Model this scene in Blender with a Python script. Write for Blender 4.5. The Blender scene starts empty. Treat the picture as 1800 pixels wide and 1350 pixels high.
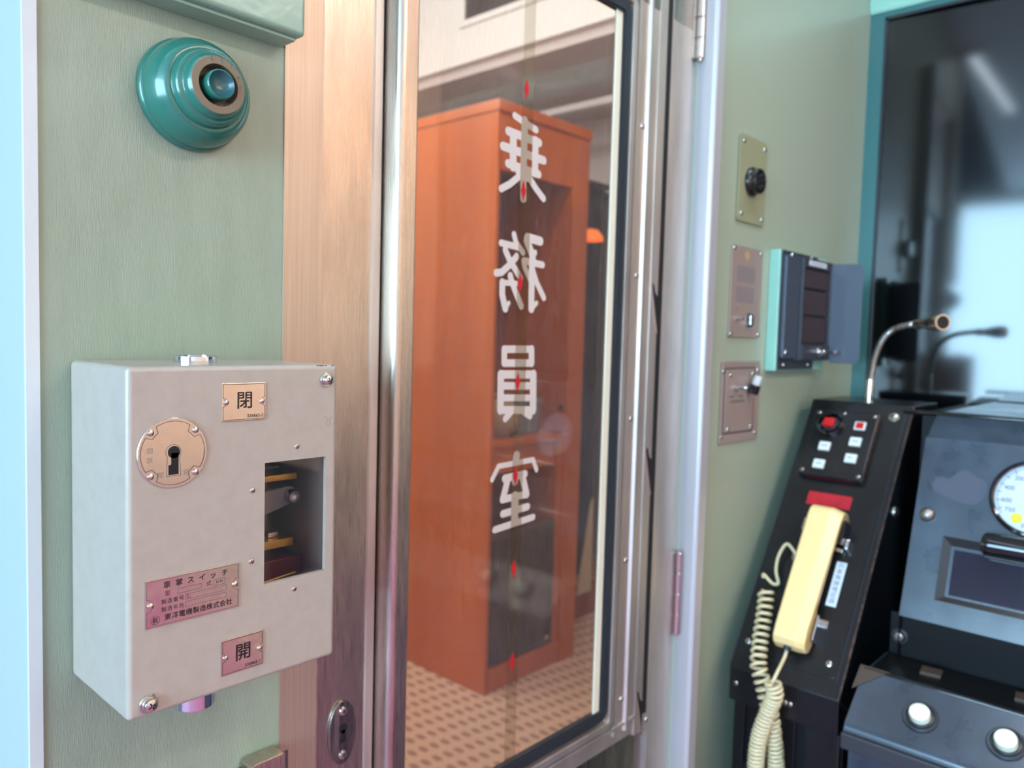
import bpy, bmesh, math, random, json
from mathutils import Matrix, Vector
random.seed(7)
SC = bpy.context.scene
COL = SC.collection
PI = math.pi

# ------------------------------------------------------------------ camera
cd = bpy.data.cameras.new('camera')
cam = bpy.data.objects.new('camera', cd); COL.objects.link(cam)
CAMR = [[0.676836, -0.735626, 0.027344], [-0.026372, -0.061353, -0.997768], [0.735662, 0.674604, -0.060926]]
RIGHT = Vector(CAMR[0]); DOWN = Vector(CAMR[1]); FWD = Vector(CAMR[2])
m = Matrix((RIGHT, -DOWN, -FWD)).transposed().to_4x4()
m.translation = Vector((0, -0.6, 0))
cam.matrix_world = m
cd.sensor_width = 36; cd.lens = 27.3; cd.clip_start = 0.01; cd.clip_end = 60
cd.dof.use_dof = True; cd.dof.focus_distance = 0.52; cd.dof.aperture_fstop = 8.0
SC.camera = cam

# ------------------------------------------------------------------ world, lights, exposure
SC.view_settings.view_transform = 'Standard'
SC.view_settings.look = 'None'
SC.view_settings.gamma = 1
SC.view_settings.use_curve_mapping = False
SC.view_settings.exposure = -0.5
w = bpy.data.worlds.new('world'); SC.world = w; w.use_nodes = True
w.node_tree.nodes['Background'].inputs[0].default_value = (0.55, 0.75, 1.0, 1)
w.node_tree.nodes['Background'].inputs[1].default_value = 0.5

def area(name, loc, look, sx, sy, power, col, spread=PI):
    l = bpy.data.lights.new(name, 'AREA'); l.shape = 'RECTANGLE'; l.size = sx; l.size_y = sy
    l.energy = power; l.color = col; l.spread = spread
    o = bpy.data.objects.new(name, l); COL.objects.link(o); o.location = loc
    o.rotation_euler = (Vector(look) - Vector(loc)).to_track_quat('-Z', 'Y').to_euler()
    return o
# daylight through the big side window of the cab (left of the camera)
area('daylight', (-2.72, -0.75, 0.25), (0, -0.75, 0.55), 2.4, 1.5, 325, (0.46, 0.76, 1.0))
# cab ceiling fluorescents
area('tube_light', (0.9, -1.5, 1.03), (0.9, -1.35, -1), 0.9, 0.08, 19, (1.0, 0.88, 0.78))
area('tube_light_rear', (0.2, -1.9, 1.03), (0.4, -2.6, -0.1), 2.4, 0.1, 44, (1.0, 0.92, 0.84))
area('desk_fill_light', (0.98, -0.38, 1.03), (0.98, -0.36, 0), 0.7, 0.06, 7, (0.68, 0.85, 1.0))  # added cool lamp, brightens the sloping desk face
area('tube_light_left', (-0.06, -0.085, 1.03), (-0.06, -0.095, 0), 0.82, 0.03, 0.9, (0.85, 0.93, 1.0)).rotation_euler = (0, 0, 0.09)
# passenger compartment behind the door
area('saloon_light', (0.9, 2.7, 1.85), (1.6, 2.3, -1), 1.0, 1.2, 38, (1.0, 0.88, 0.78))
area('saloon_bulkhead_fill', (0.7, 1.7, 1.45), (2.6, 1.8, 1.60), 1.0, 0.3, 34, (0.95, 0.99, 1.0))  # added fill aimed at the white bulkhead, no fixture there
area('saloon_cabinet_fill', (1.0, 0.42, 0.6), (2.1, 1.6, -0.2), 0.5, 0.4, 1.8, (1.0, 0.88, 0.76))  # added fill that lifts the cabinet front
area('saloon_carpet_fill', (1.5, 0.5, 1.8), (1.5, 0.7, -1), 0.8, 0.3, 24, (1.0, 0.9, 0.8))  # added fill that brightens the carpet
area('saloon_side_light', (0.25, 2.0, -0.1), (2.0, 1.95, -0.4), 1.6, 1.8, 13, (1.0, 0.84, 0.68))

# ------------------------------------------------------------------ materials
def lin(c):
    return tuple((v/255/12.92 if v/255 <= 0.04045 else ((v/255+0.055)/1.055)**2.4) for v in c)
def mat(name, rgb, rough=0.5, metal=0.0, bump=None, var=None, spec=0.5, coat=0.0, coat_rough=0.1, aniso=0.0, emit=None, emit_s=0, rough_var=None):
    """bump=(scale vec, strength, distance, detail); var=(scale vec, rgb2, contrast lo, hi)"""
    m = bpy.data.materials.new(name); m.use_nodes = True
    nt = m.node_tree; b = nt.nodes['Principled BSDF']
    b.inputs['Base Color'].default_value = (*lin(rgb), 1)
    b.inputs['Roughness'].default_value = rough; b.inputs['Metallic'].default_value = metal
    b.inputs['Specular IOR Level'].default_value = spec
    b.inputs['Coat Weight'].default_value = coat; b.inputs['Coat Roughness'].default_value = coat_rough
    b.inputs['Anisotropic'].default_value = aniso
    if emit:
        b.inputs['Emission Color'].default_value = (*lin(emit), 1); b.inputs['Emission Strength'].default_value = emit_s
    geo = None
    def noise(scale, detail=3.0, rough_=0.55):
        nonlocal geo
        if geo is None: geo = nt.nodes.new('ShaderNodeNewGeometry')
        mp = nt.nodes.new('ShaderNodeMapping'); mp.inputs['Scale'].default_value = scale
        nt.links.new(geo.outputs['Position'], mp.inputs['Vector'])
        n = nt.nodes.new('ShaderNodeTexNoise'); n.inputs['Scale'].default_value = 1.0
        n.inputs['Detail'].default_value = detail; n.inputs['Roughness'].default_value = rough_
        nt.links.new(mp.outputs[0], n.inputs['Vector']); return n
    def ramp(n, lo, hi):
        mr = nt.nodes.new('ShaderNodeMapRange'); mr.inputs['From Min'].default_value = lo; mr.inputs['From Max'].default_value = hi
        nt.links.new(n.outputs['Fac'], mr.inputs['Value']); return mr
    if bump:
        n = noise(bump[0], bump[3] if len(bump) > 3 else 3.0)
        bp = nt.nodes.new('ShaderNodeBump'); bp.inputs['Strength'].default_value = bump[1]; bp.inputs['Distance'].default_value = bump[2]
        nt.links.new(n.outputs['Fac'], bp.inputs['Height']); nt.links.new(bp.outputs[0], b.inputs['Normal'])
    if var:
        n = noise(var[0], 4.0); r = ramp(n, var[2], var[3])
        mx = nt.nodes.new('ShaderNodeMix'); mx.data_type = 'RGBA'
        mx.inputs[6].default_value = (*lin(rgb), 1); mx.inputs[7].default_value = (*lin(var[1]), 1)
        nt.links.new(r.outputs[0], mx.inputs[0]); nt.links.new(mx.outputs[2], b.inputs['Base Color'])
    if rough_var:
        n = noise(rough_var[0], 3.0); r = ramp(n, 0.35, 0.7)
        r.inputs['To Min'].default_value = rough_var[1]; r.inputs['To Max'].default_value = rough_var[2]
        nt.links.new(r.outputs[0], b.inputs['Roughness'])
    return m

def glass_mat(name, tint, haze_rgb, haze, rough=0.02, streak=None, ior=1.5):
    """thin pane: clear, with a surface reflection and a light film of dirt"""
    m = bpy.data.materials.new(name); m.use_nodes = True; nt = m.node_tree
    for n in list(nt.nodes): nt.nodes.remove(n)
    out = nt.nodes.new('ShaderNodeOutputMaterial')
    tr = nt.nodes.new('ShaderNodeBsdfTransparent'); tr.inputs[0].default_value = (*tint, 1)
    gl = nt.nodes.new('ShaderNodeBsdfGlossy'); gl.inputs['Roughness'].default_value = rough
    df = nt.nodes.new('ShaderNodeBsdfDiffuse'); df.inputs[0].default_value = (*lin(haze_rgb), 1)
    fr = nt.nodes.new('ShaderNodeFresnel'); fr.inputs[0].default_value = ior
    m1 = nt.nodes.new('ShaderNodeMixShader'); m2 = nt.nodes.new('ShaderNodeMixShader')
    m1.inputs[0].default_value = haze
    gb = nt.nodes.new('ShaderNodeNewGeometry'); mi = nt.nodes.new('ShaderNodeMapRange')   # same reflectance on both faces of the thin pane
    mi.inputs['To Min'].default_value = ior; mi.inputs['To Max'].default_value = 1/ior
    nt.links.new(gb.outputs['Backfacing'], mi.inputs['Value']); nt.links.new(mi.outputs[0], fr.inputs[0])
    if streak:
        g = nt.nodes.new('ShaderNodeNewGeometry'); mp = nt.nodes.new('ShaderNodeMapping'); mp.inputs['Scale'].default_value = streak
        nt.links.new(g.outputs['Position'], mp.inputs[0])
        n = nt.nodes.new('ShaderNodeTexNoise'); n.inputs['Scale'].default_value = 1; n.inputs['Detail'].default_value = 5
        nt.links.new(mp.outputs[0], n.inputs['Vector'])
        mr = nt.nodes.new('ShaderNodeMapRange'); mr.inputs['From Min'].default_value = 0.42; mr.inputs['From Max'].default_value = 0.72
        mr.inputs['To Min'].default_value = haze*0.55; mr.inputs['To Max'].default_value = haze*2.2
        nt.links.new(n.outputs['Fac'], mr.inputs['Value']); nt.links.new(mr.outputs[0], m1.inputs[0])
    nt.links.new(tr.outputs[0], m1.inputs[1]); nt.links.new(df.outputs[0], m1.inputs[2])
    nt.links.new(fr.outputs[0], m2.inputs[0]); nt.links.new(m1.outputs[0], m2.inputs[1]); nt.links.new(gl.outputs[0], m2.inputs[2])
    nt.links.new(m2.outputs[0], out.inputs[0])
    return m

M = {}
M['green'] = mat('brushed_green_paint', (147, 159, 138), 0.42, bump=((1100, 1100, 120), 0.55, 0.0006, 4), var=((60, 60, 14), (140, 152, 131), 0.3, 0.7), coat=0.15, coat_rough=0.25)
M['green_smooth'] = mat('smooth_green_paint', (160, 174, 152), 0.35, bump=((300, 300, 60), 0.15, 0.0005), coat=0.2, coat_rough=0.2)
M['green_gloss'] = mat('gloss_green_enamel', (136, 164, 142), 0.2, bump=((40, 40, 40), 0.2, 0.002), coat=0.5, coat_rough=0.08)
M['olive'] = mat('olive_green_enamel', (148, 152, 118), 0.3)
M['teal_frame'] = mat('teal_paint', (50, 104, 104), 0.35, bump=((60, 60, 20), 0.2, 0.001), coat=0.3)
M['mint'] = mat('mint_paint', (146, 200, 182), 0.3, coat=0.3)
M['teal'] = mat('teal_enamel', (38, 104, 90), 0.25, coat=0.5, coat_rough=0.1)
M['teal_dish'] = mat('dark_teal_enamel', (40, 92, 96), 0.3, coat=0.2, coat_rough=0.15)
M['teal_ring'] = mat('worn_ring_enamel', (112, 98, 78), 0.3, coat=0.3)
M['grey'] = mat('grey_box_paint', (170, 158, 145), 0.4, bump=((500, 500, 500), 0.06, 0.0004), coat=0.25, coat_rough=0.18, var=((90, 90, 90), (165, 153, 140), 0.4, 0.7))
M['chip'] = mat('chipped_edge', (70, 56, 50), 0.7)
M['white'] = mat('white_paint', (172, 184, 186), 0.35, bump=((80, 80, 80), 0.1, 0.0005))
M['white_al'] = mat('white_trim', (202, 206, 204), 0.35)
M['alu'] = mat('satin_aluminium', (200, 180, 160), 0.42, metal=0.75, bump=((2500, 2500, 60), 0.12, 0.0002), var=((900, 900, 6), (186, 166, 147), 0.35, 0.65))
M['steel'] = mat('brushed_steel', (204, 190, 176), 0.3, metal=1.0, bump=((2200, 2200, 30), 0.25, 0.0002, 2), rough_var=((1500, 1500, 18), 0.22, 0.42), var=((30, 30, 6), (176, 160, 148), 0.3, 0.75))
M['steel_dark'] = mat('worn_steel', (166, 162, 156), 0.33, metal=1.0, bump=((700, 700, 20), 0.25, 0.0003, 2), rough_var=((200, 200, 10), 0.22, 0.5), var=((50, 50, 8), (128, 118, 112), 0.35, 0.7))
M['chrome'] = mat('chrome', (225, 225, 228), 0.07, metal=1.0)
M['nickel'] = mat('screw_metal', (205, 198, 190), 0.22, metal=1.0)
M['plate'] = mat('engraved_plate', (222, 205, 192), 0.2, metal=1.0, bump=((500, 500, 500), 0.05, 0.0001), rough_var=((120, 120, 120), 0.16, 0.28))
M['plate_pink'] = mat('panel_plate', (180, 162, 152), 0.42, metal=0.45)
M['ink'] = mat('black_ink', (28, 26, 30), 0.4)
M['ink_grey'] = mat('worn_ink', (96, 88, 92), 0.5)
M['faint'] = mat('worn_engraving', (150, 134, 124), 0.5, metal=0.3)
M['coin'] = mat('round_tan_label', (186, 158, 112), 0.5)
M['slit'] = mat('pale_slit', (104, 106, 122), 0.5)
M['worn'] = mat('worn_paint', (64, 68, 82), 0.5)
M['shade_black'] = mat('painted_shade_black', (7, 7, 9), 0.45, spec=0.25)  # near-black that puts shade into the desk trough and side gap
M['frame_black'] = mat('brown_black_frame', (30, 24, 24), 0.25, coat=0.3)
M['steel_rail'] = mat('satin_steel', (222, 214, 206), 0.45, metal=0.9, bump=((1800, 1800, 30), 0.2, 0.0002, 2), var=((26, 26, 5), (190, 180, 172), 0.3, 0.75))
M['jamb'] = mat('anodised_jamb', (186, 184, 186), 0.38, metal=0.35)
M['hole'] = mat('dark_recess', (8, 7, 8), 0.7)
M['rubber'] = mat('black_rubber', (42, 46, 52), 0.35)
M['sealant'] = mat('yellowed_sealant', (222, 220, 196), 0.5)
M['black'] = mat('black_console_paint', (15, 15, 18), 0.3, bump=((260, 260, 260), 0.05, 0.0004), coat=0.2, coat_rough=0.12, var=((16, 16, 16), (24, 25, 29), 0.45, 0.75))
M['black_desk'] = mat('blue_black_desk_paint', (34, 46, 60), 0.32, bump=((60, 60, 60), 0.06, 0.001), coat=0.8, coat_rough=0.22, rough_var=((25, 25, 25), 0.26, 0.5), var=((14, 14, 14), (46, 60, 76), 0.45, 0.7))
M['black_gloss'] = mat('gloss_black', (10, 10, 12), 0.1, coat=0.6, coat_rough=0.04)
M['slate'] = mat('slate_metal', (62, 70, 84), 0.4, coat=0.2)
M['slate_dark'] = mat('dark_slate_metal', (48, 48, 54), 0.4)
M['slot'] = mat('dark_brown_slot', (58, 44, 46), 0.5)
M['rust'] = mat('worn_rusty_edge', (104, 74, 60), 0.55, var=((260, 260, 260), (38, 32, 32), 0.42, 0.55), bump=((200, 200, 200), 0.3, 0.001))
M['cream'] = mat('cream_plastic', (246, 214, 150), 0.35, coat=0.25, coat_rough=0.15)
M['cord'] = mat('cream_cord', (224, 206, 164), 0.45)
M['red'] = mat('red_plastic', (200, 22, 24), 0.3)
M['red_label'] = mat('red_label', (190, 30, 42), 0.45, var=((90, 90, 90), (160, 30, 40), 0.5, 0.7))
M['key_white'] = mat('white_key', (222, 226, 220), 0.35)
M['label'] = mat('white_label', (214, 222, 232), 0.4)
M['brass'] = mat('brass_bar', (206, 158, 74), 0.3, metal=0.9)
M['dark_arm'] = mat('dark_grey_arm', (112, 106, 102), 0.5)
M['maroon'] = mat('maroon_bakelite', (92, 16, 34), 0.3)
M['inner'] = mat('box_interior', (150, 130, 116), 0.6)
M['clear'] = glass_mat('clear_cover', (0.96, 0.94, 0.95), (60, 40, 60), 0.03, 0.03)
M['film'] = glass_mat('door_glass', (0.95, 0.94, 0.93), (225, 215, 210), 0.035, 0.015, streak=(900, 900, 60), ior=1.35)
M['tape'] = glass_mat('clear_tape', (0.93, 0.915, 0.88), (190, 170, 130), 0.02, 0.1)
M['decal'] = mat('beige_decal', (206, 196, 188), 0.45)
M['diamond'] = mat('red_diamond', (196, 18, 34), 0.4)
M['wood'] = mat('orange_wood', (204, 100, 18), 0.34, var=((5, 5, 0.7), (182, 86, 18), 0.35, 0.7), coat=0.25, coat_rough=0.15)
M['wood_dark'] = mat('inner_wood', (140, 70, 30), 0.5, var=((6, 6, 0.8), (112, 52, 22), 0.35, 0.7))
M['grille'] = mat('brown_grille', (84, 68, 60), 0.6)
M['saloon_white'] = mat('saloon_white', (232, 232, 228), 0.6)
M['saloon_pink'] = mat('saloon_greige', (206, 196, 192), 0.6)
M['navy'] = mat('navy_curtain', (42, 42, 58), 0.8)
M['curtain'] = mat('grey_curtain', (128, 132, 142), 0.8)
M['redbrown'] = mat('redbrown_skirting', (150, 62, 38), 0.5)
M['cloth'] = mat('cream_cloth', (206, 190, 164), 0.8)
M['beige'] = mat('beige_ceramic', (170, 146, 118), 0.5)
M['gleam_shade'] = mat('orange_shade', (236, 120, 40), 0.4, emit=(255, 120, 40), emit_s=1.2)
M['darkglass'] = mat('dark_window_glass', (6, 7, 9), 0.08, spec=0.5)
M['darkglass'].node_tree.nodes['Principled BSDF'].inputs['IOR'].default_value = 1.66
M['dial'] = mat('white_dial', (226, 232, 234), 0.5)
M['yellow'] = mat('yellow_sticker', (250, 226, 20), 0.5)
M['gauge_glass'] = glass_mat('gauge_glass', (0.96, 0.97, 0.98), (200, 210, 220), 0.02, 0.02)
M['smoke'] = mat('smoked_window', (44, 40, 52), 0.08, coat=0.8, coat_rough=0.03)
M['button'] = mat('ivory_button', (226, 230, 208), 0.3, coat=0.4)
M['brownmetal'] = mat('brown_anodised', (80, 68, 60), 0.45, metal=0.4)
M['room'] = mat('cab_ceiling', (222, 226, 230), 0.6)
M['room_warm'] = mat('rear_wall_cream', (228, 203, 178), 0.6)
M['mauve'] = mat('mauve_reflector', (216, 136, 172), 0.6)
M['floor'] = mat('cab_floor', (176, 112, 140), 0.6, var=((8, 8, 8), (156, 100, 124), 0.4, 0.7))
M['frost'] = mat('lamp_tube', (255, 240, 220), 0.4, emit=(255, 236, 210), emit_s=6)
M['bulb'] = mat('warm_bulb', (255, 180, 90), 0.4, emit=(255, 150, 50), emit_s=14)
# patterned saloon carpet
def carpet():
    m = bpy.data.materials.new('patterned_carpet'); m.use_nodes = True; nt = m.node_tree; b = nt.nodes['Principled BSDF']
    b.inputs['Roughness'].default_value = 0.9
    g = nt.nodes.new('ShaderNodeNewGeometry'); mp = nt.nodes.new('ShaderNodeMapping')
    mp.inputs['Rotation'].default_value = (0, 0, 0.1); mp.inputs['Scale'].default_value = (26, 15, 1)
    nt.links.new(g.outputs['Position'], mp.inputs[0])
    s = nt.nodes.new('ShaderNodeSeparateXYZ'); nt.links.new(mp.outputs[0], s.inputs[0])
    def mt(op, a, b_=None):
        n = nt.nodes.new('ShaderNodeMath'); n.operation = op
        for i, v in enumerate((a, b_)):
            if v is None: continue
            if isinstance(v, (int, float)): n.inputs[i].default_value = v
            else: nt.links.new(v, n.inputs[i])
        return n.outputs[0]
    sx = mt('SINE', mt('MULTIPLY', s.outputs[0], PI)); sy = mt('SINE', mt('MULTIPLY', s.outputs[1], PI))
    p = mt('MULTIPLY', sx, sy); p2 = mt('ABSOLUTE', p)
    mr = nt.nodes.new('ShaderNodeMapRange'); mr.inputs['From Min'].default_value = 0.45; mr.inputs['From Max'].default_value = 0.8
    nt.links.new(p2, mr.inputs['Value'])
    mx = nt.nodes.new('ShaderNodeMix'); mx.data_type = 'RGBA'
    mx.inputs[6].default_value = (*lin((214, 176, 150)), 1); mx.inputs[7].default_value = (*lin((160, 122, 104)), 1)
    nt.links.new(mr.outputs[0], mx.inputs[0]); nt.links.new(mx.outputs[2], b.inputs['Base Color'])
    return m
M['carpet'] = carpet()

# ------------------------------------------------------------------ mesh builder
WM = {}
def frame(P, N, up=(0, 0, 1)):
    n = Vector(N).normalized(); u = Vector(up); x = u.cross(n).normalized(); y = n.cross(x)
    m = Matrix((x, y, n)).transposed().to_4x4(); m.translation = Vector(P); return m
W = frame((0, 0, 0), (0, -1, 0))             # on the bulkhead: x right, y up, z towards the cab
ID = Matrix.Identity(4)

class MB:
    def __init__(s, M0=None): s.bm = bmesh.new(); s.M = M0 or ID; s.mi = 0; s.mats = []
    def use(s, name):
        if name not in s.mats: s.mats.append(name)
        s.mi = s.mats.index(name); return s
    def absorb(s, b2):
        me = bpy.data.meshes.new('t'); 
        for f in b2.faces: f.material_index = s.mi
        b2.to_mesh(me); b2.free(); me.transform(s.M); s.bm.from_mesh(me); bpy.data.meshes.remove(me); return s
    def box(s, x0, x1, y0, y1, z0, z1, bev=0.0, seg=2):
        b = bmesh.new(); bmesh.ops.create_cube(b, size=1)
        for v in b.verts: v.co = Vector((x0+(v.co.x+.5)*(x1-x0), y0+(v.co.y+.5)*(y1-y0), z0+(v.co.z+.5)*(z1-z0)))
        if bev: bmesh.ops.bevel(b, geom=list(b.edges), offset=bev, segments=seg, affect='EDGES', profile=0.5)
        return s.absorb(b)
    def prism(s, poly, z0, z1, bev=0.0, seg=2):
        b = bmesh.new(); lo = [b.verts.new((p[0], p[1], z0)) for p in poly]; hi = [b.verts.new((p[0], p[1], z1)) for p in poly]
        n = len(poly)
        b.faces.new(list(reversed(lo))); b.faces.new(hi)
        for i in range(n): b.faces.new((lo[i], lo[(i+1) % n], hi[(i+1) % n], hi[i]))
        bmesh.ops.recalc_face_normals(b, faces=list(b.faces))
        if bev: bmesh.ops.bevel(b, geom=[e for e in b.edges if e.calc_face_angle(0) > 0.5], offset=bev, segments=seg, affect='EDGES', profile=0.5)
        return s.absorb(b)
    def flat(s, poly, z):
        b = bmesh.new(); b.faces.new([b.verts.new((p[0], p[1], z)) for p in poly]); return s.absorb(b)
    def lathe(s, prof, c=(0, 0, 0), seg=32, close=False):
        """prof: (radius, height along local z)"""
        b = bmesh.new(); rings = []
        for r, z in prof:
            if r < 1e-7: rings.append([b.verts.new((c[0], c[1], c[2]+z))])
            else: rings.append([b.verts.new((c[0]+r*math.cos(2*PI*k/seg), c[1]+r*math.sin(2*PI*k/seg), c[2]+z)) for k in range(seg)])
        for a, d in zip(rings, rings[1:]):
            for k in range(seg):
                k2 = (k+1) % seg
                if len(a) == 1 and len(d) == 1: continue
                if len(a) == 1: b.faces.new((a[0], d[k], d[k2]))
                elif len(d) == 1: b.faces.new((a[k], a[k2], d[0]))
                else: b.faces.new((a[k], a[k2], d[k2], d[k]))
        bmesh.ops.recalc_face_normals(b, faces=list(b.faces))
        return s.absorb(b)
    def cyl(s, c, r, z0, z1, seg=32, bev=0.0):
        if bev: return s.lathe([(0, z0), (r-bev, z0), (r, z0+bev), (r, z1-bev), (r-bev, z1), (0, z1)], (c[0], c[1], 0), seg)
        return s.lathe([(0, z0), (r, z0), (r, z1), (0, z1)], (c[0], c[1], 0), seg)
    def tube(s, pts, r, seg=8, cap=True, smooth_n=0):
        pts = [Vector(p) for p in pts]
        if smooth_n: pts = catmull(pts, smooth_n)
        rr = r if isinstance(r, (list, tuple)) else [r]*len(pts)
        if len(rr) != len(pts): rr = [rr[int(i*(len(rr)-1)/(len(pts)-1))] for i in range(len(pts))]
        b = bmesh.new(); t = (pts[1]-pts[0]).normalized(); n = t.orthogonal().normalized(); rings = []
        for i, p in enumerate(pts):
            t2 = (pts[min(i+1, len(pts)-1)]-pts[max(i-1, 0)]).normalized()
            q = t.rotation_difference(t2); n = (q @ n); n = (n - t2*n.dot(t2)).normalized(); t = t2; bn = t.cross(n)
            rings.append([b.verts.new(p + (n*math.cos(2*PI*k/seg)+bn*math.sin(2*PI*k/seg))*rr[i]) for k in range(seg)])
        for a, d in zip(rings, rings[1:]):
            for k in range(seg): b.faces.new((a[k], a[(k+1) % seg], d[(k+1) % seg], d[k]))
        if cap: b.faces.new(list(reversed(rings[0]))); b.faces.new(rings[-1])
        bmesh.ops.recalc_face_normals(b, faces=list(b.faces))
        return s.absorb(b)
    def torus(s, c, R, r, z=0, seg=32, rs=8):
        pr = [(R+r*math.cos(2*PI*k/rs), z+r*math.sin(2*PI*k/rs)) for k in range(rs+1)]
        return s.lathe(pr, (c[0], c[1], 0), seg)
    def stroke(s, pts, hw, z, th=0.0003, n=10):
        for a, b_ in zip(pts, pts[1:]):
            s.nudge = getattr(s, 'nudge', 0)+1; z = z+3e-6
            a = Vector(a); b_ = Vector(b_); d = (b_-a); L = d.length
            if L < 1e-7: continue
            ang = math.atan2(d.y, d.x); poly = []
            for k in range(n+1): t = ang-PI/2+PI*k/n; poly.append((b_.x+hw*math.cos(t), b_.y+hw*math.sin(t)))
            for k in range(n+1): t = ang+PI/2+PI*k/n; poly.append((a.x+hw*math.cos(t), a.y+hw*math.sin(t)))
            if th: s.prism(poly, z, z+th)
            else: s.flat(poly, z)
        return s
    def text(s, body, x, y, z, size, align='CENTER', sx=1.0, bold=0.0, heavy=0.0, spacing=1.0, sp_line=1.0):
        c = bpy.data.curves.new('t', 'FONT'); c.body = body; c.size = size; c.align_x = align; c.align_y = 'CENTER'; c.offset = bold; c.space_character = spacing; c.space_line = sp_line
        o = bpy.data.objects.new('t', c); COL.objects.link(o)
        dg = bpy.context.evaluated_depsgraph_get(); me = bpy.data.meshes.new_from_object(o.evaluated_get(dg))
        bpy.data.objects.remove(o); bpy.data.curves.remove(c)
        if heavy:
            m2 = me.copy(); m2.transform(Matrix.Translation((heavy/sx, 0, 0.00002))); m3 = me.copy(); m3.transform(Matrix.Translation((0, heavy, 0.00004)))
            tb = bmesh.new(); tb.from_mesh(me); tb.from_mesh(m2); tb.from_mesh(m3); tb.to_mesh(me); tb.free(); bpy.data.meshes.remove(m2); bpy.data.meshes.remove(m3)
        me.transform(s.M @ Matrix.Translation((x, y, z)) @ Matrix.Diagonal((sx, 1, 1, 1)))
        n0 = len(s.bm.faces); s.bm.from_mesh(me); s.bm.faces.ensure_lookup_table()
        for f in s.bm.faces[n0:]: f.material_index = s.mi
        bpy.data.meshes.remove(me); return s
    def build(s, name, mats, parent=None, smooth=35, bool_cut=None):
        if isinstance(mats, str) and not s.mats: s.mats = [mats]
        elif isinstance(mats, (list, tuple)): s.mats = list(mats)
        me = bpy.data.meshes.new(name)
        s.bm.to_mesh(me); s.bm.free()
        for n in s.mats: me.materials.append(M[n])
        for bool_cut in (bool_cut or []):
            oo = bpy.data.objects.new('t', me); COL.objects.link(oo)
            cm = bpy.data.meshes.new('c'); bool_cut.bm.to_mesh(cm); bool_cut.bm.free(); co = bpy.data.objects.new('c', cm); COL.objects.link(co)
            for n in s.mats: cm.materials.append(M[n])
            md = oo.modifiers.new('b', 'BOOLEAN'); md.operation = 'DIFFERENCE'; md.object = co; md.solver = 'EXACT'
            dg = bpy.context.evaluated_depsgraph_get(); dg.update(); me2 = bpy.data.meshes.new_from_object(oo.evaluated_get(dg))
            bpy.data.objects.remove(oo); bpy.data.objects.remove(co); bpy.data.meshes.remove(me); me = me2; me.name = name
        if smooth:
            for p in me.polygons: p.use_smooth = True
            me.set_sharp_from_angle(angle=math.radians(smooth))
        o = bpy.data.objects.new(name, me); COL.objects.link(o)
        if smooth and smooth < 50:
            wn_ = o.modifiers.new('weighted', 'WEIGHTED_NORMAL'); wn_.keep_sharp = True; wn_.weight = 100
        if parent is not None:
            me.transform(WM[parent].inverted()); o.parent = parent; WM[o] = WM[parent]
        else:
            vs = [v.co for v in me.vertices]
            c = Vector(((min(v.x for v in vs)+max(v.x for v in vs))/2, (min(v.y for v in vs)+max(v.y for v in vs))/2, min(v.z for v in vs)))
            me.transform(Matrix.Translation(-c)); o.location = c; WM[o] = Matrix.Translation(c)
        return o

def catmull(P, n):
    out = []
    Q = [P[0]*2-P[1]] + list(P) + [P[-1]*2-P[-2]]
    for i in range(1, len(Q)-2):
        a, b, c, d = Q[i-1], Q[i], Q[i+1], Q[i+2]
        for k in range(n):
            t = k/n; out.append(0.5*((2*b)+(c-a)*t+(2*a-5*b+4*c-d)*t*t+(-a+3*b-3*c+d)*t**3))
    out.append(P[-1]); return out
def helix(center, R, pitch):
    """coil around a centre line"""
    P = catmull([Vector(p) for p in center], 40); L = 0; out = []; t = (P[1]-P[0]).normalized(); n = t.orthogonal().normalized(); th = 0
    for i in range(1, len(P)):
        seg = P[i]-P[i-1]; steps = max(1, int(seg.length/(pitch/12)))
        t2 = seg.normalized() if seg.length > 1e-9 else t
        q = t.rotation_difference(t2); n = q @ n; n = (n-t2*n.dot(t2)).normalized(); t = t2; bn = t.cross(n)
        for k in range(steps):
            th += 2*PI*(seg.length/steps)/pitch; out.append(P[i-1]+seg*(k/steps)+(n*math.cos(th)+bn*math.sin(th))*R)
    return out
def thing(name, label, cat, loc, group=None, kind=None):
    o = bpy.data.objects.new(name, None); COL.objects.link(o); o.location = loc; o.empty_display_size = 0.05
    if label: o['label'] = label; o['category'] = cat
    if group: o['group'] = group
    if kind: o['kind'] = kind
    WM[o] = Matrix.Translation(loc); return o
def tag(o, label, cat, group=None): o['label'] = label; o['category'] = cat; (group and o.__setitem__('group', group)); return o
def struct(o, label=None):
    o['kind'] = 'structure'
    if label: o['label'] = label
    return o
def rrect(x0, x1, y0, y1, r, n=5):
    out = []
    for cx, cy, a in ((x1-r, y1-r, 0), (x0+r, y1-r, PI/2), (x0+r, y0+r, PI), (x1-r, y0+r, 3*PI/2)):
        for k in range(n+1): t = a+PI/2*k/n; out.append((cx+r*math.cos(t), cy+r*math.sin(t)))
    return out
def circ(cx, cy, r, n=32): return [(cx+r*math.cos(2*PI*k/n), cy+r*math.sin(2*PI*k/n)) for k in range(n)]
def outline(b, poly, hw, z, th=0.0):
    for i in range(len(poly)): b.stroke([poly[i], poly[(i+1) % len(poly)]], hw, z, th, 3)
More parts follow.
